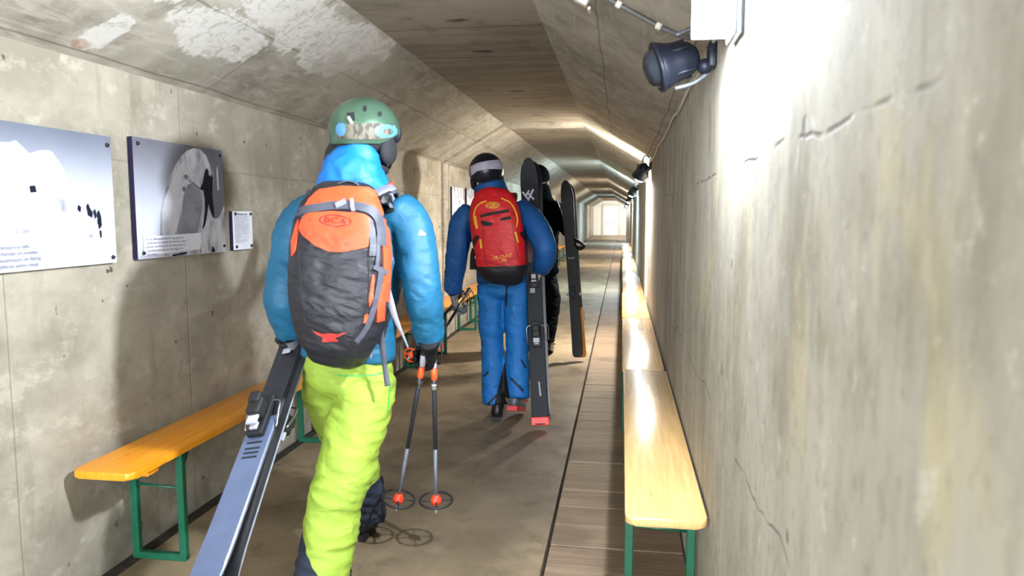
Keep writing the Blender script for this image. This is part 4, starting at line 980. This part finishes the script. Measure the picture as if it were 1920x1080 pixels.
bm = bmesh.new(); ribbon(bm, [at(930, 366, 4.80), at(938, 357, 4.79), at(950, 356, 4.79), at(957, 362, 4.80)], .01, .003, V((0, 1, 0))); obj('haul_loop', bm, M_REDP, bp2)
# its skis, upright in the crook of the right arm
M_TOPD = plain('charcoal_topsheet', lc(24, 26, 33), .6, 0, .12, 14, .02, Specular_IOR_Level=.3); M_TAIL = plain('red_tail', lc(232, 50, 40), .45); M_BASER = plain('dark_red_base', lc(84, 20, 28), .35); M_GREYE = plain('grey_sidewall', lc(130, 130, 140), .4)
bot, top = V((-.513, 4.665, .035)), V((-.652, 5.10, 1.79)); nn = V((.1, -.97, -.2))
s2, b2, Q2, X2 = make_ski('charcoal ski with white crossed mark and red tail, tucked under the deep blue arm', bot, top, nn, (.057, .052, .063), .013, [M_TOPD, M_BASER, M_GREYE], True, None, M_TAIL, .43)
sb2 = bvh_of(b2)
decal('emblem', sb2, [strip_px([(980, 360), (992, 376)], 3.2), strip_px([(992, 357), (985, 369)], 3.2), strip_px([(989, 361), (1001, 374)], 3.2), strip_px([(1000, 355), (990, 375)], 3.2)], M_WMARK, s2, .0008, .001, 4)
decal('print_panel', sb2, [[(986, 428), (1012, 436), (1012, 492), (990, 492)]], M_BASER, s2, .0006, .0008, 5)
decal('tip_rivet', sb2, [ellipse_px((979, 305), 2.6, 2, 0, 10)], M_PLATE, s2, .0008, .001, 3)
decal('print_mark', sb2, [[(994, 540), (1003, 540), (1003, 549), (994, 549)], [(1009, 715), (1012, 716), (1015, 742), (1012, 743)]], M_GREYE, s2, .0008, .001, 4)
make_ski('ski behind the charcoal one, base to base, only its grey side showing', bot+V((.012, .016, .01)), top+V((.024, .02, .012)), -nn, (.057, .052, .063), .013, [M_TOPD, M_BASE, M_GREYE], True, None, None, .43)
# its poles, carried level in the left hand
M_PGREY = plain('dark_pole_shaft', lc(38, 36, 42), .35, .3)
make_pole('dark pole held level in the grey glove, orange basket right of the teal sleeve', at(880, 543, 5.25), at(812, 652, 4.22), M_PGREY, M_RUB, None, M_ORG, M_ORG, .045, .13)
make_pole('dark pole held level in the grey glove, orange basket left of the black glove', at(868, 548, 5.27), at(764, 674, 4.2), M_PGREY, M_RUB, None, M_ORG, M_ORG, .045, .13)

# ------------------------------------------------------------------ person in black, farthest
foot = V((-.82, 7.25, 0))
J = dict(pel=at(1011, 505, 7.22), waist=at(1011, 470, 7.22), chest=at(1011, 425, 7.22), sh=at(1011, 390, 7.22), neck=at(1009, 358, 7.23),
         shL=at(983, 392, 7.22), elL=at(974, 440, 7.2), wrL=at(976, 482, 7.25), shR=at(1039, 390, 7.21), elR=at(1058, 422, 7.13), wrR=at(1073, 441, 7.0),
         hipL=at(998, 512, 7.22), knL=at(1001, 580, 7.35), anL=at(1004, 640, 7.5), hipR=at(1024, 512, 7.22), knR=at(1033, 572, 7.24), anR=at(1026, 645, 7.2))
HC = at(1008, 332, 7.24)
p3 = make_body('person dressed in black walking ahead, half hidden behind the upright charcoal ski', foot, J, HC-V((0, 0, .02)), -.1)
M_DKG = fabric('black_green_shell', lc(6, 11, 13), None, .85, .4, 14)
M_DKG.node_tree.nodes['Principled BSDF'].inputs['Specular IOR Level'].default_value = 0
M_DKT = fabric('black_blue_shell', lc(8, 13, 18), None, .75, .5, 9)
M_DKT.node_tree.nodes['Principled BSDF'].inputs['Specular IOR Level'].default_value = .05
bm = bmesh.new()
loft(bm, [at(1011, 512, 7.22), at(1011, 470, 7.22), at(1011, 425, 7.22), at(1011, 390, 7.22), at(1010, 364, 7.22), at(1009, 348, 7.22)], [(.195, .135), (.188, .13), (.2, .13), (.18, .11), (.12, .1), (.1, .1)], n=26, seg=22, cap=.15)
loft(bm, [at(986, 390, 7.22), at(978, 412, 7.2), at(974, 440, 7.2), at(976, 482, 7.25)], [.086, .084, .078, .06], n=20, cap=.35)
loft(bm, [at(1036, 388, 7.21), at(1048, 404, 7.17), at(1058, 422, 7.13), at(1072, 440, 7.01)], [.086, .084, .078, .056], n=20, cap=.35)
jk3 = finish('jacket', smooth_me(bm, .011, 4, .011, 8, 41, (1, 1, 2.2)), M_DKG, p3)
decal('piping', bvh_of(jk3), [strip_px(smooth_px([(1045, 376), (1051, 392), (1056, 408), (1064, 424), (1071, 436)]), 1.6)], plain('pale_piping', lc(84, 92, 96), .6), jk3, .001, .002, 4)
bm = bmesh.new(); loft(bm, [at(1011, 495, 7.22), at(1011, 520, 7.22)], [(.17, .12), (.165, .12)], n=8, seg=22, cap=.4)
loft(bm, [at(998, 512, 7.22), at(1000, 575, 7.33), at(1004, 632, 7.46)], [.1, .09, .085], n=20, cap=.15)
loft(bm, [at(1024, 512, 7.22), at(1034, 560, 7.24), at(1032, 590, 7.24), at(1026, 640, 7.2)], [.1, .088, .084, .072], n=20, cap=.15)
finish('trousers', smooth_me(bm, .011, 4, .012, 8, 51, (1, 1, 1.9)), M_DKT, p3)
helmet(p3, HC, -.1, .02, .05, .106, .128, .112, plain('black_helmet_shell', lc(8, 9, 12), .8, Specular_IOR_Level=0.0))
glove(p3, at(1074, 444, 6.99), (.25, -.2, -.85), (.5, .2, .3), 1, M_GLOVEB, 48, 1.1, M_GLOVEB)
glove(p3, at(976, 487, 7.255), (.05, .2, -1), (1, 0, 0), 1, M_GLOVEB, 35, 1.05, M_GLOVEB)
boot(p3, V((J['anL'].x, 7.5, .112)), 0, 0, M_BOOT3, M_BOOT3, M_BOOT3)
boot(p3, V((J['anR'].x+.005, 7.24, .155)), 0, -.25, M_BOOT3, M_BOOT3, M_BOOT3)
M_TOPK = plain('matt_black_topsheet', lc(18, 21, 25), .45, 0, .15, 16, .02); M_ORE = plain('orange_ski_edge', lc(206, 130, 30), .4)
bot, top = V((-.400, 6.93, .05)), V((-.527, 6.95, 1.735)); nn = V((-.12, -1, 0))
s3, b3, Q3, X3 = make_ski('matt black ski hanging upright from the right hand of the person in black', bot, top, nn, (.052, .05, .06), .013, [M_TOPK, M_BASE, M_BASE], False, None, None, .36)
sb3 = bvh_of(b3)
bm = bmesh.new(); box(bm, Q3(0, .375, .012), (.05, .10, .022), X3, .006); box(bm, Q3(0, .345, .03), (.04, .05, .03), X3, .008); obj('heel_piece', bm, M_RUB, s3, False)
for s in (-1, 1):
    bm = bmesh.new(); box(bm, Q3(s*.062, .36, .004), (.016, .03, .012), X3, .003); obj('brake', bm, M_STEEL, s3, False)
bm = bmesh.new(); box(bm, Q3(0, .366, .05), (.018, .018, .006), X3, .002); obj('dial', bm, plain('blue_plastic', lc(30, 90, 160), .4), s3, False)
decal('print_mark', sb3, [[(1065, 483), (1077, 482), (1077, 485), (1065, 486)]], M_GREYE, s3, .0008, .001, 4)
make_ski('ski with an orange edge held behind the matt black one', bot+V((.028, .018, -.012)), top+V((.016, .02, -.03)), -nn, (.052, .05, .06), .013, [M_TOPK, M_BASE, M_BASE, M_ORE, M_ORE], True, .30, None, .36)
# ------------------------------------------------------------------ camera and render look
cam = bpy.data.cameras.new('camera'); co = bpy.data.objects.new('camera', cam); COL.objects.link(co)
cam.sensor_fit = 'HORIZONTAL'; cam.sensor_width = 36; cam.lens = FPX/1920*36; cam.clip_start = .02; cam.clip_end = 200
co.location = CO; co.rotation_euler = (PI/2-PITCH, 0, YAW)
cam.dof.use_dof = True; cam.dof.focus_distance = 4.6; cam.dof.aperture_fstop = 4.0
SC.camera = co
w = bpy.data.worlds.new('world'); SC.world = w; w.use_nodes = True
w.node_tree.nodes['Background'].inputs[0].default_value = (.86, .93, 1, 1); w.node_tree.nodes['Background'].inputs[1].default_value = 7.5
vs = SC.view_settings; vs.view_transform = 'Standard'; vs.look = 'None'; vs.gamma = 1; vs.use_curve_mapping = False; vs.exposure = 1.75
SC.cycles.max_bounces = 8; SC.cycles.diffuse_bounces = 5; SC.cycles.sample_clamp_indirect = 8; SC.cycles.use_denoising = True
